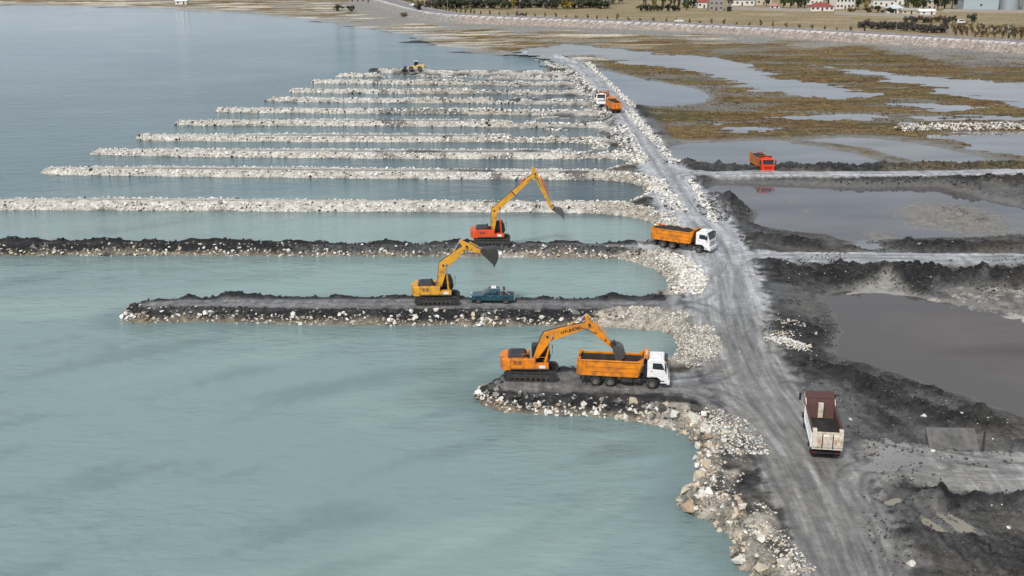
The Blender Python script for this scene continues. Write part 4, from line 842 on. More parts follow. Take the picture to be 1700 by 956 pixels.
        for zz in (.55, .85):
            m = MB(); m.box(8.0, 8.4, min(s*1.2, s*1.26), max(s*1.2, s*1.26), zz, zz+.06); m.build('step', M['black'], cb)
    m = MB(); m.tube((6.5, .75, 1.0), (6.5, .75, 2.9), .09); m.build('snorkel', M['black'], cb); m = MB(); m.box(6.35, 6.68, -.8, .6, 1.0, 2.4); m.build('engine_cover', M['black'], t, .05)
    if cap == 'stones':
        m = MB(); m.box(6.5, 6.72, -.3, .75, 3.05, 3.28); m.build('roof_box', M['oldwhite'], cb, .05)
    # load
    if load != 'empty':
        nx, ny = 34, 15; vs = []; fs = []
        xs = np.linspace(.08, 5.95, nx); ys = np.linspace(-1.15, 1.15, ny); gx, gy = np.meshgrid(xs, ys, indexing='ij')
        base = {'full': 2.5, 'half': 1.8, 'heap': 2.0, 'low': 1.45}[load]; amp = {'full': .42, 'half': .3, 'heap': .25, 'low': .12}[load]
        zz = base+amp*np.cos(gy/1.15*1.3)*np.sin(np.clip((gx-.1)/5.8, 0, 1)*np.pi)**.5+.30*amp/.4*fbm(gx+u, gy+v, .9, 4)
        for i in range(nx):
            for j in range(ny): vs.append((gx[i, j], gy[i, j], zz[i, j]))
        for i in range(nx-1):
            for j in range(ny-1): fs.append((i*ny+j, (i+1)*ny+j, (i+1)*ny+j+1, i*ny+j+1))
        MB().add(vs, fs).build('mud_load', M['mudload'], t, smooth=True)
    return t
truck('orange tipper truck with white cab being loaded by the orange excavator', 960, 632, -8, 'bedorange', 'cabwhite', 'low', cap='stones')
truck('orange tipper truck with white cab and heaped mud, turning off the dark groyne', 1087, 405.5, -32, 'bedorange', 'cabwhite', 'full')
truck('red tipper truck parked nose-on beside the grey ponds', 1254, 268.5, -86, 'rustor', 'bright_red', 'full', 1.2)
truck('white-cabbed tipper truck facing the camera far along the haul road', 1003, 168.5, -100, 'rustor', 'cabwhite', 'half')
truck('orange tipper truck seen from behind far along the haul road', 1024, 188.5, 97, 'orange', 'orange', 'half')
truck('worn white tipper truck with rusty tailgate, seen from behind, nearest the camera', 1371, 767, 81.5, 'oldwhite', 'oldwhite', 'low', inner='maroon', side='cabwhite', guard=.7)

# ------------------------------------------------------------------ excavators (x forward, y left, origin under the swing centre)
def text_mesh(name, body, size, m, parent, mw, depth=.004):
    cu = bpy.data.curves.new('t', 'FONT'); cu.body = body; cu.size = size; cu.align_x = 'CENTER'; cu.align_y = 'CENTER'; cu.extrude = depth; cu.offset = size*.035
    tmp = bpy.data.objects.new('t', cu); COL.objects.link(tmp); dg = bpy.context.evaluated_depsgraph_get(); me = bpy.data.meshes.new_from_object(tmp.evaluated_get(dg)); bpy.data.objects.remove(tmp); bpy.data.curves.remove(cu)
    me.materials.clear(); me.materials.append(m); me.name = name; o = link(bpy.data.objects.new(name, me), parent); o.matrix_local = mw; return o
def ribbon(pts, ths):
    """outline around a centreline with a thickness at each point"""
    P = [Vector((p[0], 0, p[1])) for p in pts]; up = []; dn = []
    for i, p in enumerate(P):
        a = P[max(i-1, 0)]; b = P[min(i+1, len(P)-1)]; d = (b-a).normalized(); n = Vector((-d.z, 0, d.x)); up.append(p+n*ths[i]/2); dn.append(p-n*ths[i]/2)
    return [(q.x, q.z) for q in up]+[(q.x, q.z) for q in reversed(dn)]
def cyl(root, p, q, name, bm_, frac=.58, y=0., r_=.09):
    P = Vector((p[0], y, p[1])); Q = Vector((q[0], y, q[1])); m = MB(); mid = P+(Q-P)*frac; m.tube(P, mid, r_, n=12); m.tube(mid-(Q-P).normalized()*.12, mid, r_*1.2, n=12); m.tube((P.x, y-.1, P.z), (P.x, y+.1, P.z), r_*1.25, n=10)
    o = m.build(name, bm_, root); k = MB(); k.tube(mid, Q, r_*.55, n=10); k.tube((Q.x, y-.09, Q.z), (Q.x, y+.09, Q.z), r_*1.1, n=10); k.build('rod', M['chrome'], o)
def excavator(label, u, v, yaw, tyaw, body, boomm, foot, bend, tip, armtop, armend, bk, cylm, blade=.62, text=None, long=False, bcol='bucket'):
    t = thing('excavator', label, 'excavator', at(u, v), R(yaw), 'tracked excavators on the groynes')
    Bm, Am = M[body], M[boomm]; td = tyaw-yaw
    # undercarriage
    rotm = Matrix.Rotation(R(td), 4, 'Z')
    def fix(o): o.matrix_local = rotm; return o
    m = MB(); m.box(-.9, .9, -1.05, 1.05, .45, .85); m.box(-1.5, -1.0, -1.05, 1.05, .5, .75); m.box(1.0, 1.5, -1.05, 1.05, .5, .75); fix(m.build('undercarriage', M['track'], t, .04))
    Lh, rr = 2.1, .47
    for s in (-1, 1):
        yc = s*1.35; m = MB(); loop = []
        n1 = 22
        for i in range(n1): loop.append((-Lh+2*Lh*i/n1, 1.0-.06*math.sin(math.pi*i/n1), 0))
        for i in range(10): a = R(90-180*i/10); loop.append((Lh+rr*math.cos(a)*1.05, .52+rr*math.sin(a), 0))
        for i in range(n1): loop.append((Lh-2*Lh*i/n1, .05, 0))
        for i in range(10): a = R(-90-180*i/10); loop.append((-Lh+rr*math.cos(a)*1.05, .52+rr*math.sin(a), 0))
        for i in range(len(loop)):
            a = Vector((loop[i][0], 0, loop[i][1])); b = Vector((loop[(i+1) % len(loop)][0], 0, loop[(i+1) % len(loop)][1])); d = (b-a); ln = d.length; d.normalize(); nn = Vector((-d.z, 0, d.x))
            if nn.dot((a+b)/2-Vector((0, 0, .52))) < 0: nn = -nn
            b2 = a+d*ln*.9
            pr = [(a-nn*.07), (b2-nn*.07), (b2+nn*.03), (a+d*ln*.35+nn*.03), (a+d*ln*.25+nn*.075), (a+d*ln*.1+nn*.075), (a+nn*.03)]
            m.prism([(q.x, q.z) for q in pr], yc-.31, yc+.31)
        tk = fix(m.build('track', M['track'], t))
        m = MB(); m.prism([(-Lh+.3, .3), (Lh-.3, .3), (Lh-.1, .52), (Lh-.35, .8), (-Lh+.4, .8), (-Lh+.1, .52)], yc-.2, yc+.2); m.build('track_frame', M['track'], tk, .03)
        for x, r_ in ((-Lh, .38), (Lh, .38)):
            k = MB(); k.tube((x, yc-.22, .52), (x, yc+.22, .52), r_, n=18); k.tube((x, yc-.27, .52), (x, yc+.27, .52), r_*.45, n=12); k.build('sprocket' if x < 0 else 'idler', M['steel'], tk)
        for i in range(7):
            k = MB(); x = -1.55+i*.52; k.tube((x, yc-.25, .25), (x, yc+.25, .25), .14, n=12); k.build('track_roller', M['steel'], tk)
        for x in (-.7, .7):
            k = MB(); k.tube((x, yc-.25, .86), (x, yc+.25, .86), .1, n=10); k.build('carrier_roller', M['steel'], tk)
    m = MB(); m.tube((0, 0, .85), (0, 0, 1.15), .75, n=28); m.build('turntable', M['track'], t)
    # upper structure
    m = MB(); m.prism([(-2.6, 1.15), (1.75, 1.15), (1.75, 1.3), (-2.6, 1.3)], -1.45, 1.45); m.build('deck', M['steel'], t, .02)
    m = MB(); n = 9; arc = [(-2.55-.55*math.cos(a), 1.5*math.sin(a)) for a in np.linspace(-math.pi/2, math.pi/2, n)]
    vs = [(x, y, 1.12) for x, y in arc]+[(x, y, 2.25) for x, y in arc]+[(-2.0, 1.5, 1.12), (-2.0, -1.5, 1.12), (-2.0, 1.5, 2.25), (-2.0, -1.5, 2.25)]
    fs = [[i+1, i, n+i, n+i+1] for i in range(n-1)]+[list(range(n))+[2*n, 2*n+1], list(reversed(range(n, 2*n)))+[2*n+3, 2*n+2]]+[[0, 2*n+1, 2*n+3, n], [2*n, n-1, 2*n-1, 2*n+2], [2*n+1, 2*n, 2*n+2, 2*n+3]]
    m.add(vs, fs); m.build('counterweight', Bm, t, .08, seg=3)
    for s in (-1, 1):
        x1 = .35 if s < 0 else -.1
        m = MB(); m.box(-1.99, x1, s*1.48, s*.75, 1.3, 2.28) if s > 0 else m.box(-1.99, x1, -1.48, -.75, 1.3, 2.28); sp_ = m.build('side_housing', Bm, t, .05)
        for k in range(2):
            g = MB(); xx = -1.75+k*.42; yy = s*1.482; g.box(xx, xx+.34, min(yy, yy+s*.012), max(yy, yy+s*.012), 1.72, 2.1); vg = g.build('vent', M['hood'], sp_)
            for q in range(4):
                g = MB(); zz = 1.76+q*.085; g.box(xx+.01, xx+.33, min(yy+s*.012, yy+s*.03), max(yy+s*.012, yy+s*.03), zz, zz+.03); g.build('louvre', Bm, vg)
        g = MB(); yy = s*1.482; g.box(-.75, -.735, min(yy, yy+s*.006), max(yy, yy+s*.006), 1.32, 2.24); g.build('panel_seam', M['black'], sp_)
    m = MB(); m.box(.36, 1.7, -1.45, -.7, 1.3, 1.72); tb = m.build('tool_box', Bm, t, .04)
    g = MB(); g.box(.75, 1.35, -1.456, -1.451, 1.36, 1.66); g.build('white_decal', M['whiteplate'], tb)
    m = MB(); m.prism([(-2.3, 2.25), (-.5, 2.27), (-.55, 2.52), (-.8, 2.62), (-2.05, 2.58), (-2.3, 2.45)], -.95, .95); hd_ = m.build('engine_hood', M['hood'], t, .06)
    for k in range(6):
        g = MB(); xx = -1.95+k*.2; g.box(xx, xx+.08, -.7, .7, 2.59, 2.645); g.build('hood_slat', M['black'], hd_)
    m = MB(); m.tube((-.62, -.55, 2.25), (-.62, -.55, 2.95), .08); m.tube((-.62, -.55, 2.95), (-.72, -.55, 3.05), .08); m.build('exhaust', M['black'], t)
    m = MB(); m.tube((-.3, -1.0, 2.28), (-.3, -1.0, 2.62), .13, n=12); m.tube((-.3, -1.0, 2.62), (-.3, -1.0, 2.7), .17, n=12); m.build('air_cleaner', M['black'], t)
    m = MB(); m.path([(-.0, -1.42, 2.28), (-.0, -1.42, 2.85), (-.9, -1.42, 2.85), (-.9, -1.42, 2.28)], .02); m.path([(.4, -1.4, 1.72), (.4, -1.4, 2.5), (1.6, -1.4, 2.5), (1.6, -1.4, 1.72)], .02); m.build('handrail', M['black'] if body != 'orange' else Bm, t)
    # cab on the left
    m = MB(); m.prism([(.05, 1.3), (1.75, 1.3), (1.92, 1.75), (1.82, 2.45), (1.55, 3.05), (.12, 3.08), (.0, 2.9)], .5, 1.48); cb = m.build('cab', M['hood'] if body != 'yellow' else M['black'], t, .05, seg=3)
    for s, yy in ((-1, .5), (1, 1.48)):
        g = MB(); g.prism([(.2, 2.0), (.82, 2.0), (.82, 2.92), (.2, 2.92)], yy, yy+s*.012); g.build('side_window', M['glass'], cb)
        g = MB(); g.prism([(.92, 1.5), (1.68, 1.5), (1.78, 1.8), (1.7, 2.42), (1.47, 2.92), (.92, 2.94)], yy, yy+s*.012); g.build('door_window', M['glass'], cb)
    g = MB(); g.add([(1.93, .58, 1.78), (1.93, 1.4, 1.78), (1.835, 1.4, 2.44), (1.835, .58, 2.44)], [(0, 1, 2, 3)]); g.add([(1.84, .58, 2.47), (1.84, 1.4, 2.47), (1.59, 1.4, 3.0), (1.59, .58, 3.0)], [(0, 1, 2, 3)]); g.build('windshield', M['glass'], cb)
    g = MB(); g.box(.4, 1.3, .7, 1.3, 3.085, 3.13); g.build('roof_hatch', Bm if body == 'red' else M['hood'], cb, .02)
    g = MB(); g.path([(1.95, 1.5, 1.6), (2.1, 1.55, 1.8), (2.1, 1.55, 2.7)], .02); g.box(2.05, 2.13, 1.48, 1.64, 2.4, 2.72); g.build('mirror', M['black'], cb)
    # boom
    f = Vector((foot[0], foot[1])); b = Vector((bend[0], bend[1])); e = Vector((tip[0], tip[1]))
    def lp(a, c, k): return (a[0]+(c[0]-a[0])*k, a[1]+(c[1]-a[1])*k)
    pts = [foot, lp(foot, bend, .45), lp(foot, bend, .82), (bend[0]*.97+.0, bend[1]-.02), lp(bend, tip, .16), lp(bend, tip, .55), lp(bend, tip, .9), tip]
    big = 1.0 if not long else .92; ths = [x*big for x in (.42, .78, .98, 1.06, 1.0, .82, .55, .4)]
    if long: pts = [foot, lp(foot, bend, .5), lp(foot, bend, .85), bend, lp(bend, tip, .1), lp(bend, tip, .5), lp(bend, tip, .92), tip]; ths = [.45, .75, .85, .9, .82, .7, .5, .45]
    m = MB(); m.prism(ribbon(pts, ths), -.33, .33); bo = m.build('boom', Am, t, .02)
    for q in (foot, bend, tip):
        g = MB(); g.tube((q[0], -.40, q[1]), (q[0], .40, q[1]), .13, n=14); g.build('pivot_pin', M['steel'], bo)
    if long:
        q0, q1 = lp(bend, tip, .46), lp(bend, tip, .48); g = MB(); g.prism(ribbon([q0, q1], [.86, .86]), -.38, .38); g.build('boom_flange', M['maroon'], bo)
    g = MB(); up = ribbon(pts, [x+.06 for x in ths])[:len(pts)]
    for yo in (-.12, 0, .12): g.path([(x, yo, z) for x, z in up], .028)
    g.build('hydraulic_hose', M['black'], bo)
    bt = lp(bend, tip, .12)
    for s in (-1, 1): cyl(t, (1.35, 1.45), (bt[0]-.02, bt[1]-.05), 'boom_cylinder', M[cylm], .55, s*.45, .10)
    # arm and its rams
    av = (Vector(armend)-Vector(tip)).normalized()
    apts = [armtop, tip, lp(tip, armend, .25), lp(tip, armend, .9), armend]; aths = [.34, .72, .74, .42, .34]
    if long: aths = [.4, .7, .62, .42, .36]
    m = MB(); m.prism(ribbon(apts, aths), -.22, .22); ar = m.build('arm', Am, t, .02)
    cyl(t, lp(bend, tip, .22) if not long else lp(bend, tip, .5), armtop, 'arm_cylinder', M[cylm] if not long else M['red'], .58, 0, .10)
    # shift the arm ram above the boom
    d = (Vector(tip)-Vector(bend)).normalized(); nrm = Vector((-d.y, d.x))
    ramo = t.children[-1]; ramo.location = (nrm.x*.0, 0, nrm.y*.0)
    an = Vector((-av.y, av.x)); an = an if an.x > 0 or an.y > 0 else -an
    st = Vector(lp(tip, armend, .12))+an*.55; en = Vector(lp(tip, armend, .90))+an*.42
    cyl(t, tuple(st), tuple(en), 'bucket_cylinder', M[cylm], .6, 0, .08)
    g = MB(); lk_ = Vector(armend); a2 = Vector(lp(tip, armend, .9)); bkp = Vector(bk['ear'])
    for s in (-1, 1): g.tube((a2.x, s*.27, a2.y), (en.x, s*.27, en.y), .06, n=8); g.tube((en.x, s*.2, en.y), (bkp.x, s*.2, bkp.y), .065, n=8)
    g.build('bucket_linkage', M['steel'], t)
    g = MB(); hp_ = [lp(bend, tip, .8), (tip[0]-.1, tip[1]-.55), (tip[0]+.35, tip[1]-.75), lp(tip, armend, .35)]; sp2 = spl([(x, z) for x, z in hp_], 5)
    for yo in (-.36, .36): g.path([(x, yo, z) for x, z in sp2], .03)
    g.build('hose_loop', M['black'], ar)
    # bucket: curved shell with cheeks and teeth (points: ear, hinge, back curve..., lip)
    cur = bk['curve']; m = MB(); wd2 = bk.get('w', .72); th = .05
    C_ = [Vector(p) for p in spl(cur, 5)]
    ctr = sum(C_, Vector((0, 0)))/len(C_)
    inn = [p+(ctr-p).normalized()*th for p in C_]
    n = len(C_); vs = []
    for y in (-wd2, wd2): vs += [(p.x, y, p.y) for p in C_]+[(p.x, y, p.y) for p in inn]
    fs = []
    for i in range(n-1):
        fs += [[i, i+1, 2*n+i+1, 2*n+i], [n+i+1, n+i, 3*n+i, 3*n+i+1]]
    m.add(vs, fs); bu = m.build('bucket', M[bcol], t)
    for y in (-wd2, wd2-.04):
        g = MB(); g.prism([(p.x, p.y) for p in C_], y-.003, y+.043); g.build('bucket_cheek', M[bcol], bu)
    lip = C_[-1]; dl_ = (C_[-1]-C_[-3]).normalized()
    for i in range(5):
        yy = -wd2+.1+i*(2*wd2-.2)/4; g = MB(); a_ = lip-dl_*.05; e_ = lip+dl_*.28
        nn = Vector((-dl_.y, dl_.x))*.05; g.add([(a_.x+nn.x, yy-.06, a_.y+nn.y), (a_.x-nn.x, yy-.06, a_.y-nn.y), (a_.x-nn.x, yy+.06, a_.y-nn.y), (a_.x+nn.x, yy+.06, a_.y+nn.y), (e_.x, yy-.03, e_.y), (e_.x, yy+.03, e_.y)], [(0, 1, 4), (3, 5, 2), (0, 4, 5, 3), (1, 2, 5, 4), (0, 3, 2, 1)]); g.build('tooth', M['steel'], bu)
    g = MB(); g.prism([tuple(Vector(armend)+Vector((-.12, .1))), tuple(bkp+Vector((-.05, .1))), tuple(bkp+Vector((.1, -.1))), tuple(C_[1]), tuple(Vector(armend)+Vector((0, -.15)))], -.3, .3); g.build('bucket_ear', M['steel'], bu)
    if text:
        p = Vector(lp(bend, tip, .56)); ang = math.atan2(tip[1]-bend[1], tip[0]-bend[0])
        mw = Matrix.Translation((p.x, -.338, p.y-.02)) @ Matrix.Rotation(R(90), 4, 'X') @ Matrix.Rotation(ang, 4, 'Z')
        text_mesh('boom_lettering', text, .45, M['black'], bo, mw)
        p = Vector(lp(tip, armend, .72)); mw = Matrix.Translation((p.x, -.228, p.y)) @ Matrix.Rotation(R(90), 4, 'X') @ Matrix.Rotation(math.atan2(av.y, av.x), 4, 'Z'); text_mesh('arm_lettering', '38', .26, M['black'], ar, mw)
    return t
excavator('orange excavator with black tracks loading the truck on the nearest groyne', 882, 624, -1, -4, 'orange', 'amber', (.4, 2.0), (1.55, 4.25), (5.65, 5.5), (5.35, 6.45), (7.9, 3.25),
          dict(ear=(8.25, 3.7), curve=[(7.95, 3.1), (8.45, 3.45), (9.05, 3.15), (9.2, 2.5), (8.85, 2.0), (8.35, 1.85)], w=.78), 'amber', text='HYUNDAI')
excavator('yellow excavator with raised bucket in front of the dark blue pickup', 726.6, 500.7, 2, 1, 'yellow', 'yellow', (.3, 1.95), (.75, 4.6), (3.55, 6.9), (2.75, 7.5), (5.35, 6.1),
          dict(ear=(5.75, 6.5), curve=[(5.4, 6.0), (5.9, 6.55), (6.75, 6.75), (7.25, 6.3), (7.25, 5.4), (6.85, 4.55)], w=.75), 'yellow', bcol='steel')
excavator('excavator with red-orange body and tall long yellow boom on the dark groyne', 816.8, 403.8, 2, 1, 'red', 'yellow', (.15, 2.0), (.35, 4.85), (6.1, 10.1), (5.75, 11.0), (8.65, 4.9),
          dict(ear=(9.0, 5.1), curve=[(8.75, 4.8), (9.2, 5.15), (9.75, 5.1), (10.15, 4.75), (10.3, 4.2), (10.25, 3.7)], w=.6), 'red', long=True)

# ------------------------------------------------------------------ pickup
def pickup():
    t = thing('pickup_truck', 'dark teal double-cab pickup with roof rack parked behind the yellow excavator', 'pickup', at(817, 500.7), R(179))
    P = M['teal']
    low = [(-2.6, .55), (-2.6, 1.02), (-.95, 1.05), (-.95, 1.0), (1.1, 1.05), (2.3, .98), (2.5, .85), (2.55, .5), (2.1, .42), (-2.3, .42)]
    m = MB(); m.prism(low, -.9, .9); bd = m.build('body', P, t, .07, seg=3)
    m = MB(); vs = []; pr = [(-1.0, 1.03), (-.85, 1.68), (-.5, 1.76), (.25, 1.74), (1.15, 1.05)]
    m.add([(x, -.86 if z < 1.2 else -.70, z) for x, z in pr]+[(x, .86 if z < 1.2 else .70, z) for x, z in pr], [[0, 1, 2, 3, 4], [9, 8, 7, 6, 5]]+[[i+1, i, 5+i, 6+i] for i in range(4)]); cb = m.build('cab', P, t, .04)
    m = MB(); m.add([(1.09, -.78, 1.12), (1.09, .78, 1.12), (.31, .64, 1.71), (.31, -.64, 1.71)], [(0, 1, 2, 3)]); o = m.build('windshield', M['glass'], cb); o.location = (.02, 0, .02)
    for s in (-1, 1):
        for a in ([(.02, 1.12), (.92, 1.12), (.2, 1.66), (.02, 1.67)], [(-.82, 1.12), (-.06, 1.12), (-.06, 1.67), (-.72, 1.66)]):
            m = MB(); q = [(x, s*(.842-.26*(z-1.12)), z) for x, z in a]; m.add([(x, y+s*.006, z) for x, y, z in q]+[(x, y-s*.02, z) for x, y, z in q], [(0, 1, 2, 3), (3, 2, 1, 0)]); m.build('side_window', M['glass'], cb)
        for x0, x1 in ((0, 1.0), (-.95, -.03)):
            m = MB(); m.box(x0, x1, min(s*.9, s*.908), max(s*.9, s*.908), .52, 1.0); d = m.build('door', P, bd, .01); k = MB(); k.box(x0+.1, x0+.28, min(s*.909, s*.93), max(s*.909, s*.93), .9, .94); k.build('handle', M['silver'], d)
        m = MB(); m.box(2.38, 2.56, s*.68-.2, s*.68+.2, .74, .9); m.build('headlight', M['lamp'], bd, .03)
        m = MB(); m.box(-2.63, -2.55, s*.8-.08, s*.8+.08, .62, .95); m.build('tail_light', M['redlamp'], bd, .02)
        m = MB(); m.box(.85, 1.0, s*1.0-.1, s*1.0+.1, 1.1, 1.26); m.build('mirror', P, cb, .03)
        m = MB(); m.path([(-.75, s*.58, 1.82), (.2, s*.58, 1.80)], .03); m.build('roof_rail', M['silver'], cb)
        for x in (-1.65, 1.6):
            w_ = wheel(t, x, s*.92, .38, .26)
            m = MB(); n = 12; pts = [(x+.47*math.cos(a), .40+.47*math.sin(a)) for a in np.linspace(0, math.pi, n)]+[(x-.40, .40)]+[(x+.40*math.cos(a), .40+.40*math.sin(a)) for a in np.linspace(math.pi, 0, n)]
            m.prism(pts, s*.895, s*.935); m.build('fender_flare', M['black'], bd)
    m = MB(); m.box(-2.5, -1.05, -.72, .72, 1.03, 1.06); m.build('bed_liner', M['black'], bd)
    m = MB()
    for s in (-1, 1): m.path([(-1.08, s*.72, 1.05), (-1.12, s*.68, 1.72), (-1.3, s*.68, 1.66), (-2.2, s*.8, 1.12)], .035)
    m.tube((-1.12, -.68, 1.72), (-1.12, .68, 1.72), .035); m.build('roll_bar', M['silver'], t)
    m = MB(); n = 18
    for i in range(n):
        a = 2*math.pi*i/n; b = 2*math.pi*(i+1)/n; m.tube((-1.42+.0, .28*math.cos(a), 1.55+.28*math.sin(a)), (-1.42, .28*math.cos(b), 1.55+.28*math.sin(b)), .1, n=8)
    m.build('spare_wheel', M['rubber'], t)
    m = MB(); m.box(-.5, .1, -.45, .45, 1.8, 1.9); m.build('roof_load', M['whiteplate'], cb, .03)
    m = MB(); m.box(2.5, 2.58, -.6, .6, .62, .86); m.build('grille', M['black'], bd, .02); m = MB(); m.box(2.45, 2.65, -.88, .88, .42, .6); m.build('bumper', M['black'], bd, .04); m = MB(); m.box(-2.75, -2.58, -.85, .85, .48, .64); m.build('rear_bumper', M['silver'], bd, .03)
pickup()
# ------------------------------------------------------------------ wheel loader
def loader():
    t = thing('wheel_loader', 'small cream-yellow wheel loader at the tip of the farthest groyne', 'wheel loader', at(690, 116.2, ZG), R(180)); Y_ = mat('faded_yellow_paint', (.66, .47, .17), .5, dirt=.3)
    for x in (-1.45, 1.45):
        for s in (-1, 1): wheel(t, x, s*1.25, .75, .5)
    m = MB(); m.prism([(-3.0, .9), (-.4, .8), (-.4, 1.9), (-2.6, 2.0), (-3.0, 1.8)], -.9, .9); m.build('engine_housing', Y_, t, .08)
    m = MB(); m.prism([(-.4, .7), (1.9, .6), (2.0, 1.2), (1.2, 1.6), (-.4, 1.5)], -.7, .7); m.build('front_frame', Y_, t, .06)
    m = MB(); m.prism([(-.9, 1.9), (.35, 1.6), (.5, 2.1), (.25, 3.05), (-.9, 3.05)], -.7, .7); cb = m.build('cab', M['black'], t, .05); m = MB(); m.box(-1.0, .45, -.8, .8, 3.06, 3.16); m.build('roof', M['cabwhite'], cb, .04)
    for s in (-1, 1):
        m = MB(); m.prism([(-.75, 2.0), (.2, 1.95), (.35, 2.15), (.15, 2.9), (-.75, 2.9)], s*.7, s*.712); m.build('side_window', M['glass'], cb)
        m = MB(); m.prism([(.6, 1.6), (2.0, 1.35), (3.4, .55), (3.4, .3), (1.9, 1.0), (.6, 1.3)], s*.5, s*.65); m.build('lift_arm', Y_, t, .03)
    m = MB(); m.prism([(3.35, .2), (4.6, .12), (4.6, .18), (3.5, .3), (3.2, .8), (3.6, 1.5), (3.5, 1.52), (3.05, .8)], -1.45, 1.45); m.build('bucket', M['steel'], t)
    for y in (-1.45, 1.4): m = MB(); m.prism([(3.35, .2), (4.6, .12), (3.6, 1.5), (3.1, .8)], y, y+.05); m.build('bucket_cheek', M['steel'], t)
    m = MB(); m.tube((-1.8, .4, 1.95), (-1.8, .4, 2.6), .07); m.build('exhaust', M['black'], t)
loader()

# ------------------------------------------------------------------ marsh grass
pw = np.where((mm > .6) & (h > .60) & (Y < 460) & (np.abs(X) < .5*Y) & (road < .3) & (GID == 0) & (X > xroad) & (PS['PC'][1] < -7) & (PS['PC2'][1] < -5), Y**1.6*np.clip(.1+v4+v3*1.2, .02, 2), 0).astype(float); NT = 7000
ci = rng.choice(X.size, NT, p=pw/pw.sum()); jx = X[ci]+rng.normal(0, .3, NT); jy = Y[ci]+rng.normal(0, .3, NT); jz = ground_z(jx, jy)-.03; ht = rng.uniform(.1, .32, NT); wdt = rng.uniform(.12, .4, NT)
V = []; 
for k in range(3):
    a = rng.uniform(0, np.pi, NT); cx, cy = np.cos(a)*wdt, np.sin(a)*wdt; lx, ly = rng.normal(0, .12, NT), rng.normal(0, .12, NT)
    V += [np.stack([jx-cx, jy-cy, jz], 1), np.stack([jx+cx, jy+cy, jz], 1), np.stack([jx+lx, jy+ly, jz+ht], 1)]
V = np.stack(V, 1).reshape(-1, 3); tc_ = np.concatenate([np.clip((veg[ci]*.7+veg[ci].mean(1, keepdims=True)*.25)*rng.uniform(.55, 1.35, (NT, 1)), .01, .5), np.full((NT, 1), .9)], 1)
gr_ = link(bpy.data.objects.new('marsh_grass', np_mesh('marsh_grass', V, np.arange(len(V)).reshape(-1, 3), np.repeat(tc_, 9, 0), ROCK))); tag(gr_, 'brown and olive marsh grass tufts on the flats', 'grass', kind='stuff')

# ------------------------------------------------------------------ loose things on the near mud
for u, v, s in ((1532, 698, .32), (1411, 703, .22), (1548, 753, .3), (1511, 946, .42), (1675, 873, .25), (1596, 695, .25), (1354, 560, .3), (1228, 590, .1), (1640, 700, .2), (1302, 548, .25), (1345, 578, .4), (1265, 470, .35)): boulder(ground, *W(u, v, .9), s, random.choice(['white', 'pale', 'cream']))
CONC = mat('weathered_concrete', (.13, .13, .128), .8, dirt=.6, dcol=(.035, .036, .038), scale=1.2, bump=.5)
sl = thing('concrete_slab', 'weathered dark grey concrete slab tilted in the mud right of the white tipper', 'slab', at(1587, 752, .8), R(-3))
m = MB(); m.add([(-2.1, 0, -.3), (2.1, 0, -.3), (2.1, 2.1, 1.25), (-2.1, 2.1, 1.25), (-2.1, .35, -.5), (2.1, .35, -.5), (2.1, 2.4, 1.05), (-2.1, 2.4, 1.05)], [(0, 1, 2, 3), (7, 6, 5, 4), (0, 4, 5, 1), (1, 5, 6, 2), (2, 6, 7, 3), (3, 7, 4, 0)]); pl = m.build('panel', CONC, sl, .04)
for i in range(5):
    g = MB(); x = -1.7+i*.8; g.add([(x, -.03, -.27), (x+.14, -.03, -.27), (x+.14, 2.05, 1.27), (x, 2.05, 1.27), (x, .03, -.31), (x+.14, .03, -.31), (x+.14, 2.11, 1.2), (x, 2.11, 1.2)], [(0, 1, 2, 3), (0, 4, 5, 1), (1, 5, 6, 2), (2, 6, 7, 3), (3, 7, 4, 0)]); g.build('rib', CONC, pl)
g = MB(); g.box(2.15, 2.3, -.05, .12, -.3, 1.9); g.build('post', M['steel'], sl, .02)

# ------------------------------------------------------------------ vegetation
def leafmat(name, col, col2):
    m, t, b = principled(name); l = t.links.new; oi = N(t, 'ShaderNodeObjectInfo'); geo = N(t, 'ShaderNodeNewGeometry'); n = N(t, 'ShaderNodeTexNoise'); n.inputs['Scale'].default_value = .9; l(geo.outputs['Position'], n.inputs['Vector'])
    mi = N(t, 'ShaderNodeMix', data_type='RGBA'); mi.inputs['A'].default_value = (*col, 1); mi.inputs['B'].default_value = (*col2, 1); ad = N(t, 'ShaderNodeMath', operation='MULTIPLY_ADD'); ad.inputs[1].default_value = .5; l(oi.outputs['Random'], ad.inputs[0])
    mr = N(t, 'ShaderNodeMapRange'); mr.inputs[1].default_value = .35; mr.inputs[2].default_value = .65; mr.inputs[3].default_value = 0; mr.inputs[4].default_value = .6; l(n.outputs['Fac'], mr.inputs[0]); l(mr.outputs[0], ad.inputs[2]); l(ad.outputs[0], mi.inputs['Factor']); l(mi.outputs['Result'], b.inputs['Base Color']); b.inputs['Roughness'].default_value = .7; b.inputs['Specular IOR Level'].default_value = .2
    return m
LEAF = {'dark': leafmat('dark_foliage', (.022, .035, .022), (.05, .06, .03)), 'green': leafmat('green_foliage', (.04, .07, .02), (.08, .10, .03)), 'grey': leafmat('grey_foliage', (.05, .048, .045), (.09, .08, .07)), 'yellow': leafmat('autumn_foliage', (.16, .14, .03), (.28, .20, .03)), 'tan': leafmat('dry_foliage', (.16, .12, .06), (.22, .17, .08)), 'brown': leafmat('brown_foliage', (.10, .06, .035), (.14, .10, .05))}
BARK = mat('bark', (.09, .07, .055), .9, dirt=.3)
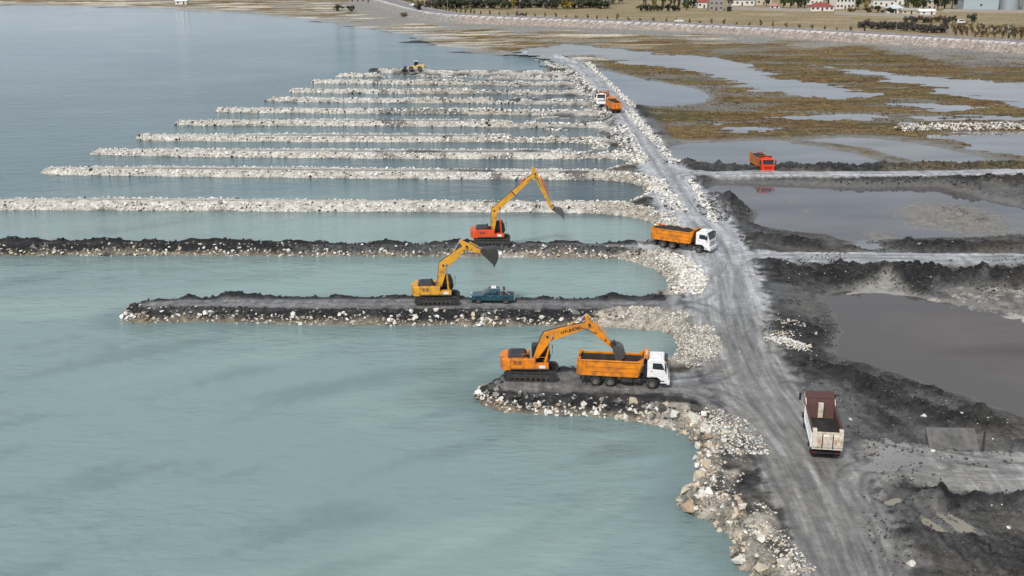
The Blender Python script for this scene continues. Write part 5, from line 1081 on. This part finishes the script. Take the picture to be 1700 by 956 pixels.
def crown_mesh(seed, n=420, lobes=9, leaf=.16):
    r_ = np.random.default_rng(seed); L0 = r_.normal(size=(lobes, 3))*np.array([.42, .42, .32]); rad = r_.uniform(.3, .5, lobes); V = []; F = []
    for i in range(n):
        k = r_.integers(lobes); d = r_.normal(size=3); d /= np.linalg.norm(d); c = L0[k]+d*rad[k]*r_.uniform(.55, 1.05); a = r_.normal(size=3); a -= d*a.dot(d)*.6; a /= np.linalg.norm(a); b = np.cross(d, a); s = leaf*r_.uniform(.6, 1.3); o = len(V)
        V += [c-a*s, c-b*s*.7, c+a*s, c+b*s*.7]; F.append((o, o+1, o+2, o+3))
    V = np.array(V, np.float32); V[:, 2] -= V[:, 2].min(); V[:, 2] /= V[:, 2].max(); V[:, :2] /= np.abs(V[:, :2]).max()
    return V, np.array(F, np.int32)
CR = [crown_mesh(500+i) for i in range(5)]; CRS = [crown_mesh(600+i, 90, 5, .22) for i in range(3)]
CM = {(k, i): np_mesh('crown', *CR[i], None, LEAF[k]) for k in LEAF for i in range(5)}; CMS = {(k, i): np_mesh('crown', *CRS[i], None, LEAF[k]) for k in LEAF for i in range(3)}
def trunk_mesh():
    m = MB(); m.tube((0, 0, -.05), (.02, 0, .45), .06, .04, 7); m.tube((.02, 0, .45), (.03, .02, .8), .04, .015, 6)
    for a in range(4): m.tube((.02, 0, .35+.06*a), (.25*math.cos(a*1.7), .25*math.sin(a*1.7), .62+.05*a), .022, .008, 5)
    me = bpy.data.meshes.new('trunk'); me.from_pydata([tuple(v) for v in m.v], [], m.f); me.materials.append(BARK); return me
TM = trunk_mesh()
def tree(name, label, cat, u, v, w, hgt, kind, group=None, z=2.6, small=False, low=.12, xy=None):
    p = (xy[0], xy[1], float(ground_z(*xy))) if xy else at(u, v, z); t = thing(name, label, cat, p, random.uniform(0, 6.28), group)
    tr = link(bpy.data.objects.new('trunk', TM), t); tr.scale = (hgt*.8, hgt*.8, hgt*.9)
    c = link(bpy.data.objects.new('crown', CMS[(kind, random.randrange(3))] if small else CM[(kind, random.randrange(5))]), t); c.location = (0, 0, hgt*low); c.scale = (w/2, w/2, hgt*(1-low)); return t
# belt of trees behind the highway
KN = {'dark': 'dark green', 'grey': 'greyish', 'yellow': 'yellow autumn', 'green': 'mid green', 'brown': 'brown', 'tan': 'tan'}
n = 0
for u in range(716, 1012, 8):
    k = 'yellow' if n % 11 == 6 and u > 830 else ('dark' if n % 3 else 'grey'); tree('belt_tree', KN[k]+' low tree in the front row of the belt behind the highway', 'tree', u+random.uniform(-3, 3), 13.5+random.uniform(-2, 1), random.uniform(10, 13), random.uniform(5, 7), k, 'belt of trees behind the highway', low=.03); n += 1
for u in range(722, 1040, 10): k = random.choice(['yellow', 'green', 'dark', 'dark']); tree('belt_tree', KN[k]+' taller tree in the back row of the belt behind the highway', 'tree', u+random.uniform(-5, 5), 6+random.uniform(-3, 1), random.uniform(8.5, 11.5), random.uniform(8, 11), k, 'belt of trees behind the highway', low=.06)
for i, u in enumerate((1063, 1072, 1081, 1090, 1099, 1108, 1117, 1124)): tree('shrub', 'dark shrub in the rounded clump on the dry field left of the unfinished house', 'shrub', u, 19-random.random(), 6, random.uniform(3.8, 5), 'dark', 'dark shrubs in the clump on the dry field', low=.02)
for u, k in ((1068, 'green'), (1084, 'yellow'), (1099, 'green'), (1112, 'yellow'), (1126, 'dark'), (1136, 'dark')): tree('tall_tree', 'tall autumn tree rising behind the dark shrub clump', 'tree', u, 13, 6.5, 11, k, 'tall trees behind the shrub clump')
tree('round_bush', 'larger of two round bushes on the far shore', 'bush', 562, 14.5, 8, 4.6, 'green', low=.02); tree('round_bush', 'smaller of two round bushes on the far shore', 'bush', 581, 15, 6.5, 4, 'dark', low=.02)
tree('round_bush', 'dark bush beside the highway bend', 'bush', 697, 23.5, 9.5, 4.2, 'dark', low=.02); tree('dry_bush', 'tan dry bush beside the dark bush at the highway bend', 'bush', 671, 24, 8, 3, 'tan', low=.02)
for i in range(26):
    u = 1428+i*5.6; tree('roadside_bush', 'grey bush in the long thicket beside the highway', 'bush', u, 45.5+.055*(u-1428)+random.uniform(-3, 1.0), random.uniform(5, 7), random.uniform(3, 4.6), 'grey', 'grey thicket beside the highway', 3, low=.02)
for i in range(12):
    u = 1505+i*7; tree('roadside_bush', 'brown bush behind the grey thicket beside the highway', 'bush', u, 36+random.uniform(-2, 3), random.uniform(5, 7), random.uniform(3, 4), random.choice(['brown', 'grey', 'dark']), 'brown bushes behind the thicket', 3, low=.02)
tree('round_bush', 'round dark green bush right of the white van below the warehouse', 'bush', 1613, 36.5, 7, 5, 'dark', low=.02)
for r_ in range(3):
    for u in range(1578, 1760, 11): tree('orchard_tree', ['small tree in the back row of the orchard at the right edge', 'small tree in the middle row of the orchard at the right edge', 'small tree in the front row of the orchard, nearest the highway'][r_], 'tree', u+r_*4+random.uniform(-2, 2), 46+r_*5+.06*(u-1578)+random.uniform(-1, 1), random.uniform(2.6, 3.8), random.uniform(3, 4.5), random.choice(['brown', 'tan', 'brown', 'grey']), 'orchard trees at the right edge', 3, True)
hwp = [p for p in hw]; acc = 0; cnt = 0
for (ax, ay), (bx, by) in zip(hwp[:-1], hwp[1:]):
    ln = math.hypot(bx-ax, by-ay)
    while acc < ln:
        t_ = acc/ln; x, y = ax+(bx-ax)*t_, ay+(by-ay)*t_; nx, ny = -(by-ay)/ln, (bx-ax)/ln
        q = (x-nx*11, y-ny*11) if True else None
        uu = q[0]/q[1]
        if -.17 < uu < .31: tree('sapling', ('sapling left of the highway bend, beside the road leading away' if uu < -.08 else 'sapling below the dark tree belt, in the row along the highway' if uu < .1 else 'sapling below the town, in the row along the highway'), 'sapling', 0, 0, random.uniform(1.3, 2.0), random.uniform(2.8, 5), random.choice(['dark', 'dark', 'green', 'brown']), 'row of saplings along the highway', small=True, low=.1, xy=q)
        acc += 6.3+random.uniform(-.8, .8)
    acc -= ln
for u, v, w, hh, k, l_ in ((1508, 17, 11, 10, 'green', 'left of the three broad green trees below the pale-roofed house'), (1520, 16, 11, 11, 'green', 'middle of the three broad green trees left of the tall cream house'), (1532, 17, 10, 9, 'dark', 'right of the three broad trees, touching the tall cream house'), (1556, 16, 10, 12, 'dark', 'dark tree just right of the tall cream house'), (1568, 15, 11, 13, 'dark', 'tallest dark tree left of the silos'), (1580, 15, 11, 12, 'dark', 'dark tree nearest the left silo'),
        (1425, 16, 8, 8, 'dark', 'dark tree just right of the apartment block'), (1436, 15, 7, 9, 'yellow', 'yellow autumn tree right of the apartment block'), (1379, 12, 8, 9, 'dark', 'dark tree between the red-roofed house and the apartment block'), (1312, 14, 9, 8, 'green', 'green tree in front of the cream house'), (1325, 15, 8, 8, 'dark', 'dark tree behind the right end of the long grey wall'), (1335, 13, 8, 9, 'dark', 'dark tree left of the low red-roofed house'),
        (1213, 9, 7, 9, 'dark', 'dark tree right of the unfinished concrete house'), (1300, 13, 8, 7, 'green', 'green tree right of the pink-roofed hut'), (1150, 13, 8, 7, 'dark', 'dark tree left of the red-roofed house by the shrub clump'), (1478, 23, 10, 4, 'dark', 'low dark bushy tree in front of the smaller pale blue roof'), (1140, 16, 7, 6, 'green', 'green tree at the right end of the shrub clump'), (1272, 10, 7, 8, 'dark', 'dark tree left behind the pink-roofed hut'),
        (1236, 8, 8, 8, 'green', 'green tree in front of the long pale-roofed house'), (1412, 22, 8, 4, 'brown', 'low brown tree below the apartment block'), (1440, 22, 9, 4, 'brown', 'low brown tree below the larger pale blue roof'), (1456, 21, 8, 4.5, 'dark', 'low dark tree left of the smaller pale blue roof'), (1655, 10, 7, 5, 'green', 'green tree behind the warehouse'), (1400, 12, 7, 7, 'dark', 'dark tree at the foot of the apartment block')):
    tree('town_tree', l_, 'tree', u, v, w, hh, k, 'trees among the far houses')

# ------------------------------------------------------------------ far town
WM = {'white': mat('white_render', (.66, .65, .62), .8, dirt=.2, dcol=(.4, .38, .35)), 'cream': mat('cream_render', (.52, .46, .36), .8, dirt=.25), 'concrete': mat('raw_concrete', (.28, .265, .24), .85, dirt=.3), 'bluegrey': mat('blue_grey_sheet', (.36, .44, .50), .5, dirt=.2), 'redroof': mat('red_roof', (.26, .06, .05), .7, dirt=.2), 'blueroof': mat('pale_blue_roof', (.50, .57, .62), .5, dirt=.2), 'pinkroof': mat('pink_roof', (.42, .2, .17), .7, dirt=.2), 'whiteroof': mat('white_roof', (.75, .75, .76), .5), 'silo': mat('galvanised_silo', (.42, .48, .54), .4, metal=.4, dirt=.2), 'wall': mat('grey_block_wall', (.33, .31, .28), .85, dirt=.3), 'frame': mat('window_frame', (.6, .6, .6), .5)}
def house(label, u, v, w, d, hh, wall, roof, rt='hip', fl=1, nw=3, yaw=0., name='house', cat='house', z=2.6):
    t = thing(name, label, cat, at(u, v, z), R(yaw)); m = MB(); m.box(-w/2, w/2, 0, d, -.5, hh); wl = m.build('wall', WM[wall], t)
    if rt == 'hip':
        e = .5; rh = min(w, d)*.28; m = MB(); a = min(w, d)/2; x0, x1 = -w/2-e, w/2+e; y0, y1 = -e, d+e; rx = max(.3, w/2-d/2+.3)
        m.add([(x0, y0, hh), (x1, y0, hh), (x1, y1, hh), (x0, y1, hh), (-rx, d/2, hh+rh), (rx, d/2, hh+rh)], [(0, 1, 5, 4), (1, 2, 5), (2, 3, 4, 5), (3, 0, 4), (0, 3, 2, 1)]); rf = m.build('roof', WM[roof], t)
        m = MB(); m.box(w*.2, w*.2+.6, d*.6, d*.6+.6, hh+rh*.3, hh+rh+.7); m.build('chimney', WM['wall'], rf)
    elif rt == 'gable':
        rh = d*.22; m = MB(); m.prism([(-w/2-.4, hh), (w/2+.4, hh), (w/2+.4, hh+.05), (-w/2-.4, hh+.05)], -.4, d+.4); m.add([(-w/2-.4, -.4, hh+.06), (w/2+.4, -.4, hh+.06), (w/2+.4, d/2, hh+rh), (-w/2-.4, d/2, hh+rh), (w/2+.4, d+.4, hh+.06), (-w/2-.4, d+.4, hh+.06)], [(0, 1, 2, 3), (3, 2, 4, 5), (1, 4, 2), (0, 3, 5)]); m.build('roof', WM[roof], t)
    else:
        m = MB(); m.box(-w/2-.2, w/2+.2, -.2, d+.2, hh+.003, hh+.35); m.build('roof', WM[roof], t)
    fh = hh/fl
    for f in range(fl):
        for i in range(nw):
            x = -w/2+w*(i+.5)/nw
            if f == 0 and i == nw//2 and nw > 1:
                m = MB(); m.box(x-.5, x+.5, -.06, .02, 0, 2.1); m.build('door', M['maroon'], t); continue
            m = MB(); zz = f*fh+fh*.35; m.box(x-.7, x+.7, -.06, .02, zz, zz+min(1.4, fh*.5)); wn = m.build('window', WM['frame'], t); m = MB(); m.box(x-.6, x+.6, -.09, -.061, zz+.1, zz+min(1.4, fh*.5)-.1); m.build('pane', M['glass'], wn)
    return t
house('unfinished grey concrete house with white-dotted walls beside the dark shrub clump', 1189, 17.5, 8.5, 9, 8.5, 'concrete', 'wall', 'flat', 3, 3, 0)
house('red-roofed house left of the unfinished concrete house', 1169, 13, 8, 8, 3.6, 'white', 'redroof', 'hip', 1, 3)
house('low white house with red roof left of the white apartment block', 1365, 18, 14, 8, 2.6, 'white', 'redroof', 'hip', 1, 5, 0)
house('white apartment block with rows of windows', 1403, 14.5, 12, 11, 13, 'white', 'concrete', 'flat', 4, 5, 8, 'apartment_block', 'apartment block')
house('white house with pale blue hipped roof right of the apartment block', 1467, 11, 14, 10, 4.2, 'white', 'blueroof', 'hip', 1, 4)
house('smaller house with pale blue roof below the larger pale blue roof', 1487, 22, 10, 8, 2.8, 'white', 'blueroof', 'hip', 1, 3, -6)
house('pale-roofed house left of the green town trees', 1494, 7, 9, 9, 4.5, 'white', 'whiteroof', 'hip', 1, 3)
house('tall cream house between two groups of green trees', 1547, 16, 6, 8, 5.5, 'cream', 'blueroof', 'hip', 2, 2)
house('low shed with grey roof in front of the green town trees', 1513, 23, 11, 6, 2.0, 'cream', 'wall', 'gable', 1, 3, 0, 'shed', 'shed')
house('low shed with white roof right of the grey-roofed shed', 1540, 24, 9, 6, 1.8, 'white', 'whiteroof', 'gable', 1, 2, 0, 'shed', 'shed')
house('small hut with pink roof behind the long grey wall', 1286, 15.5, 6, 5, 2.2, 'white', 'pinkroof', 'hip', 1, 2, 0, 'hut', 'hut')
house('long white house with pale roof right of the unfinished house', 1232, 9, 16, 9, 3.6, 'white', 'blueroof', 'hip', 1, 5)
house('pale house with blue roof behind the pink-roofed hut', 1268, 8, 10, 9, 4, 'cream', 'blueroof', 'hip', 1, 3)
house('cream house at the left of the red-roofed low house', 1318, 8, 12, 9, 4.5, 'cream', 'whiteroof', 'hip', 1, 3)
house('white house directly behind the red-roofed low house', 1352, 7, 11, 9, 5, 'white', 'pinkroof', 'hip', 2, 4)
house('small white house peeping behind the shrub clump', 1146, 8, 8, 8, 4, 'white', 'pinkroof', 'hip', 1, 2)
house('small white house within the dark tree belt', 897, 5, 9, 8, 4, 'white', 'whiteroof', 'hip', 1, 3)
house('long low farm building with white roof on the far shore', 607, 3.5, 22, 9, 2.6, 'wall', 'whiteroof', 'gable', 1, 6, 6, 'farm_building', 'farm building')
house('small dark farm building beside the long white-roofed one', 634, 4, 9, 7, 2.4, 'bluegrey', 'wall', 'flat', 1, 2, 6, 'farm_building', 'farm building')
house('small white shed on the far left shore', 300, 3, 8, 5, 2.2, 'white', 'whiteroof', 'gable', 1, 2, 0, 'shed', 'shed')
house('large blue-grey sheet-metal warehouse between the silos', 1628, 16, 21, 14, 6.5, 'bluegrey', 'bluegrey', 'gable', 1, 1, -4, 'warehouse', 'warehouse')
def silo(label, u, v, r_, hh):
    t = thing('silo', label, 'silo', at(u, v, 2.6), 0, 'grain silos beside the warehouse'); m = MB(); m.tube((0, r_, -.3), (0, r_, hh), r_, n=28); m.build('shell', WM['silo'], t, smooth=False)
    m = MB(); m.tube((0, r_, hh), (0, r_, hh+r_*.55), r_*1.03, .4, 28); m.build('cone_roof', WM['silo'], t)
    for k in range(1, int(hh)):
        m = MB(); m.tube((0, r_, k-.05), (0, r_, k+.05), r_*1.012, n=28, cap=False); m.build('hoop', WM['bluegrey'], t)
silo('grey metal silo left of the blue-grey warehouse', 1598, 14, 3.5, 13); silo('grey metal silo right of the blue-grey warehouse', 1681, 16, 6.2, 15); silo('grey metal silo at the right edge of the picture', 1720, 17, 6.2, 15)
def boundary(label, pts, hh=1.7):
    P = WL(pts, 2.6); t = thing('boundary_wall', label, 'wall', (0, 0, 0), 0)
    for (ax, ay), (bx, by) in zip(P[:-1], P[1:]):
        ln = math.hypot(bx-ax, by-ay); k = max(1, int(ln/5))
        for i in range(k):
            x0, y0 = ax+(bx-ax)*i/k, ay+(by-ay)*i/k; x1, y1 = ax+(bx-ax)*(i+1)/k, ay+(by-ay)*(i+1)/k; z = float(ground_z((x0+x1)/2, (y0+y1)/2)); dx, dy = (x1-x0), (y1-y0); l_ = math.hypot(dx, dy); nx, ny = -dy/l_*.12, dx/l_*.12; e = .04
            x1 -= dx*e*.3; y1 -= dy*e*.3
            m = MB(); m.add([(x0-nx, y0-ny, z-.4), (x1-nx, y1-ny, z-.4), (x1+nx, y1+ny, z-.4), (x0+nx, y0+ny, z-.4), (x0-nx, y0-ny, z+hh), (x1-nx, y1-ny, z+hh), (x1+nx, y1+ny, z+hh), (x0+nx, y0+ny, z+hh)], [(0, 3, 2, 1), (4, 5, 6, 7), (0, 1, 5, 4), (1, 2, 6, 5), (2, 3, 7, 6), (3, 0, 4, 7)]); m.build('panel', WM['wall'], t)
boundary('long grey block wall in front of the town left of the red-roofed house', [(1214, 15.5), (1250, 17), (1290, 18), (1345, 19)]); boundary('grey block wall running below the apartment block', [(1385, 23.5), (1440, 26), (1500, 28), (1548, 29.5)]); boundary('pale wall running below the warehouse and silos', [(1566, 19), (1640, 20.5), (1720, 21.5), (1800, 22)])
def lamp(u, v, hh, lbl):
    t = thing('lamp_post', lbl, 'lamp post', at(u, v, 4.9), 0, 'lamp posts along the highway'); m = MB(); m.tube((0, 0, -.3), (0, 0, hh), .13, .07, 8); m.build('pole', M['silver'], t); m = MB(); m.tube((0, 0, hh), (0, -1.8, hh+.3), .06, n=6); ar = m.build('arm', M['silver'], t); m = MB(); m.box(-.14, .14, -2.4, -1.75, hh+.25, hh+.37); m.build('lamp_head', M['silver'], ar)
for u, v, l_ in ((743, 17, 'lamp post at the highway bend, leftmost of the row'), (807, 21, 'lamp post second from the highway bend'), (863, 23.5, 'lamp post third from the highway bend'), (1407, 47, 'lamp post left of the grey thicket'), (1488, 51.5, 'lamp post in front of the grey thicket'), (1577, 56, 'lamp post right of the grey thicket'), (1672, 61, 'lamp post in front of the orchard, rightmost of the row')): lamp(u, v, 8, l_)
def car(u, v, yaw, colr, lbl, van=False, z=5.):
    t = thing('car', lbl, 'van' if van else 'car', at(u, v, z), R(yaw)); p = M[colr]; m = MB(); m.prism([(-2.1, .35), (2.1, .35), (2.15, .75), (1.3, .92), (-2.1, .95)], -.85, .85); m.build('body', p, t, .06)
    pr = [(-2.05, .94), (-1.95, 1.9), (.8, 1.9), (1.35, .94)] if van else [(-1.7, .94), (-1.2, 1.45), (.3, 1.45), (1.05, .92)]
    m = MB(); m.prism(pr, -.78, .78); cb = m.build('cabin', p, t, .05); cx = sum(q[0] for q in pr)/4; cz = sum(q[1] for q in pr)/4; 
    for s in (-1, 1):
        m = MB(); m.prism([(cx+(x-cx)*.85, cz+(zz-cz)*.7) for x, zz in pr], s*.78, s*.79); m.build('side_window', M['glass'], cb)
        for x in (-1.3, 1.3): wheel(t, x, s*.86, .33, .2)
car(865, 26.2, 177, 'hood', 'dark car on the highway below the tree belt'); car(1127, 36.6, 175, 'cabwhite', 'white car on the highway below the unfinished house'); car(684, 10, 120, 'cabwhite', 'white car on the highway beyond the bend'); car(1596, 37, 10, 'cabwhite', 'white van parked among bushes below the warehouse', True, 3.)
hb = thing('hut', 'tiny black hut standing in the dry field right of the unfinished house', 'hut', at(1211, 18.5, 2.6)); m = MB(); m.box(-1.2, 1.2, 0, 2, -.3, 2.3); m.build('wall', M['black'], hb); m = MB(); m.prism([(-1.5, 2.3), (1.5, 2.3), (1.5, 2.4), (0, 2.9), (-1.5, 2.4)], -.3, 2.3); m.build('roof', M['black'], hb)
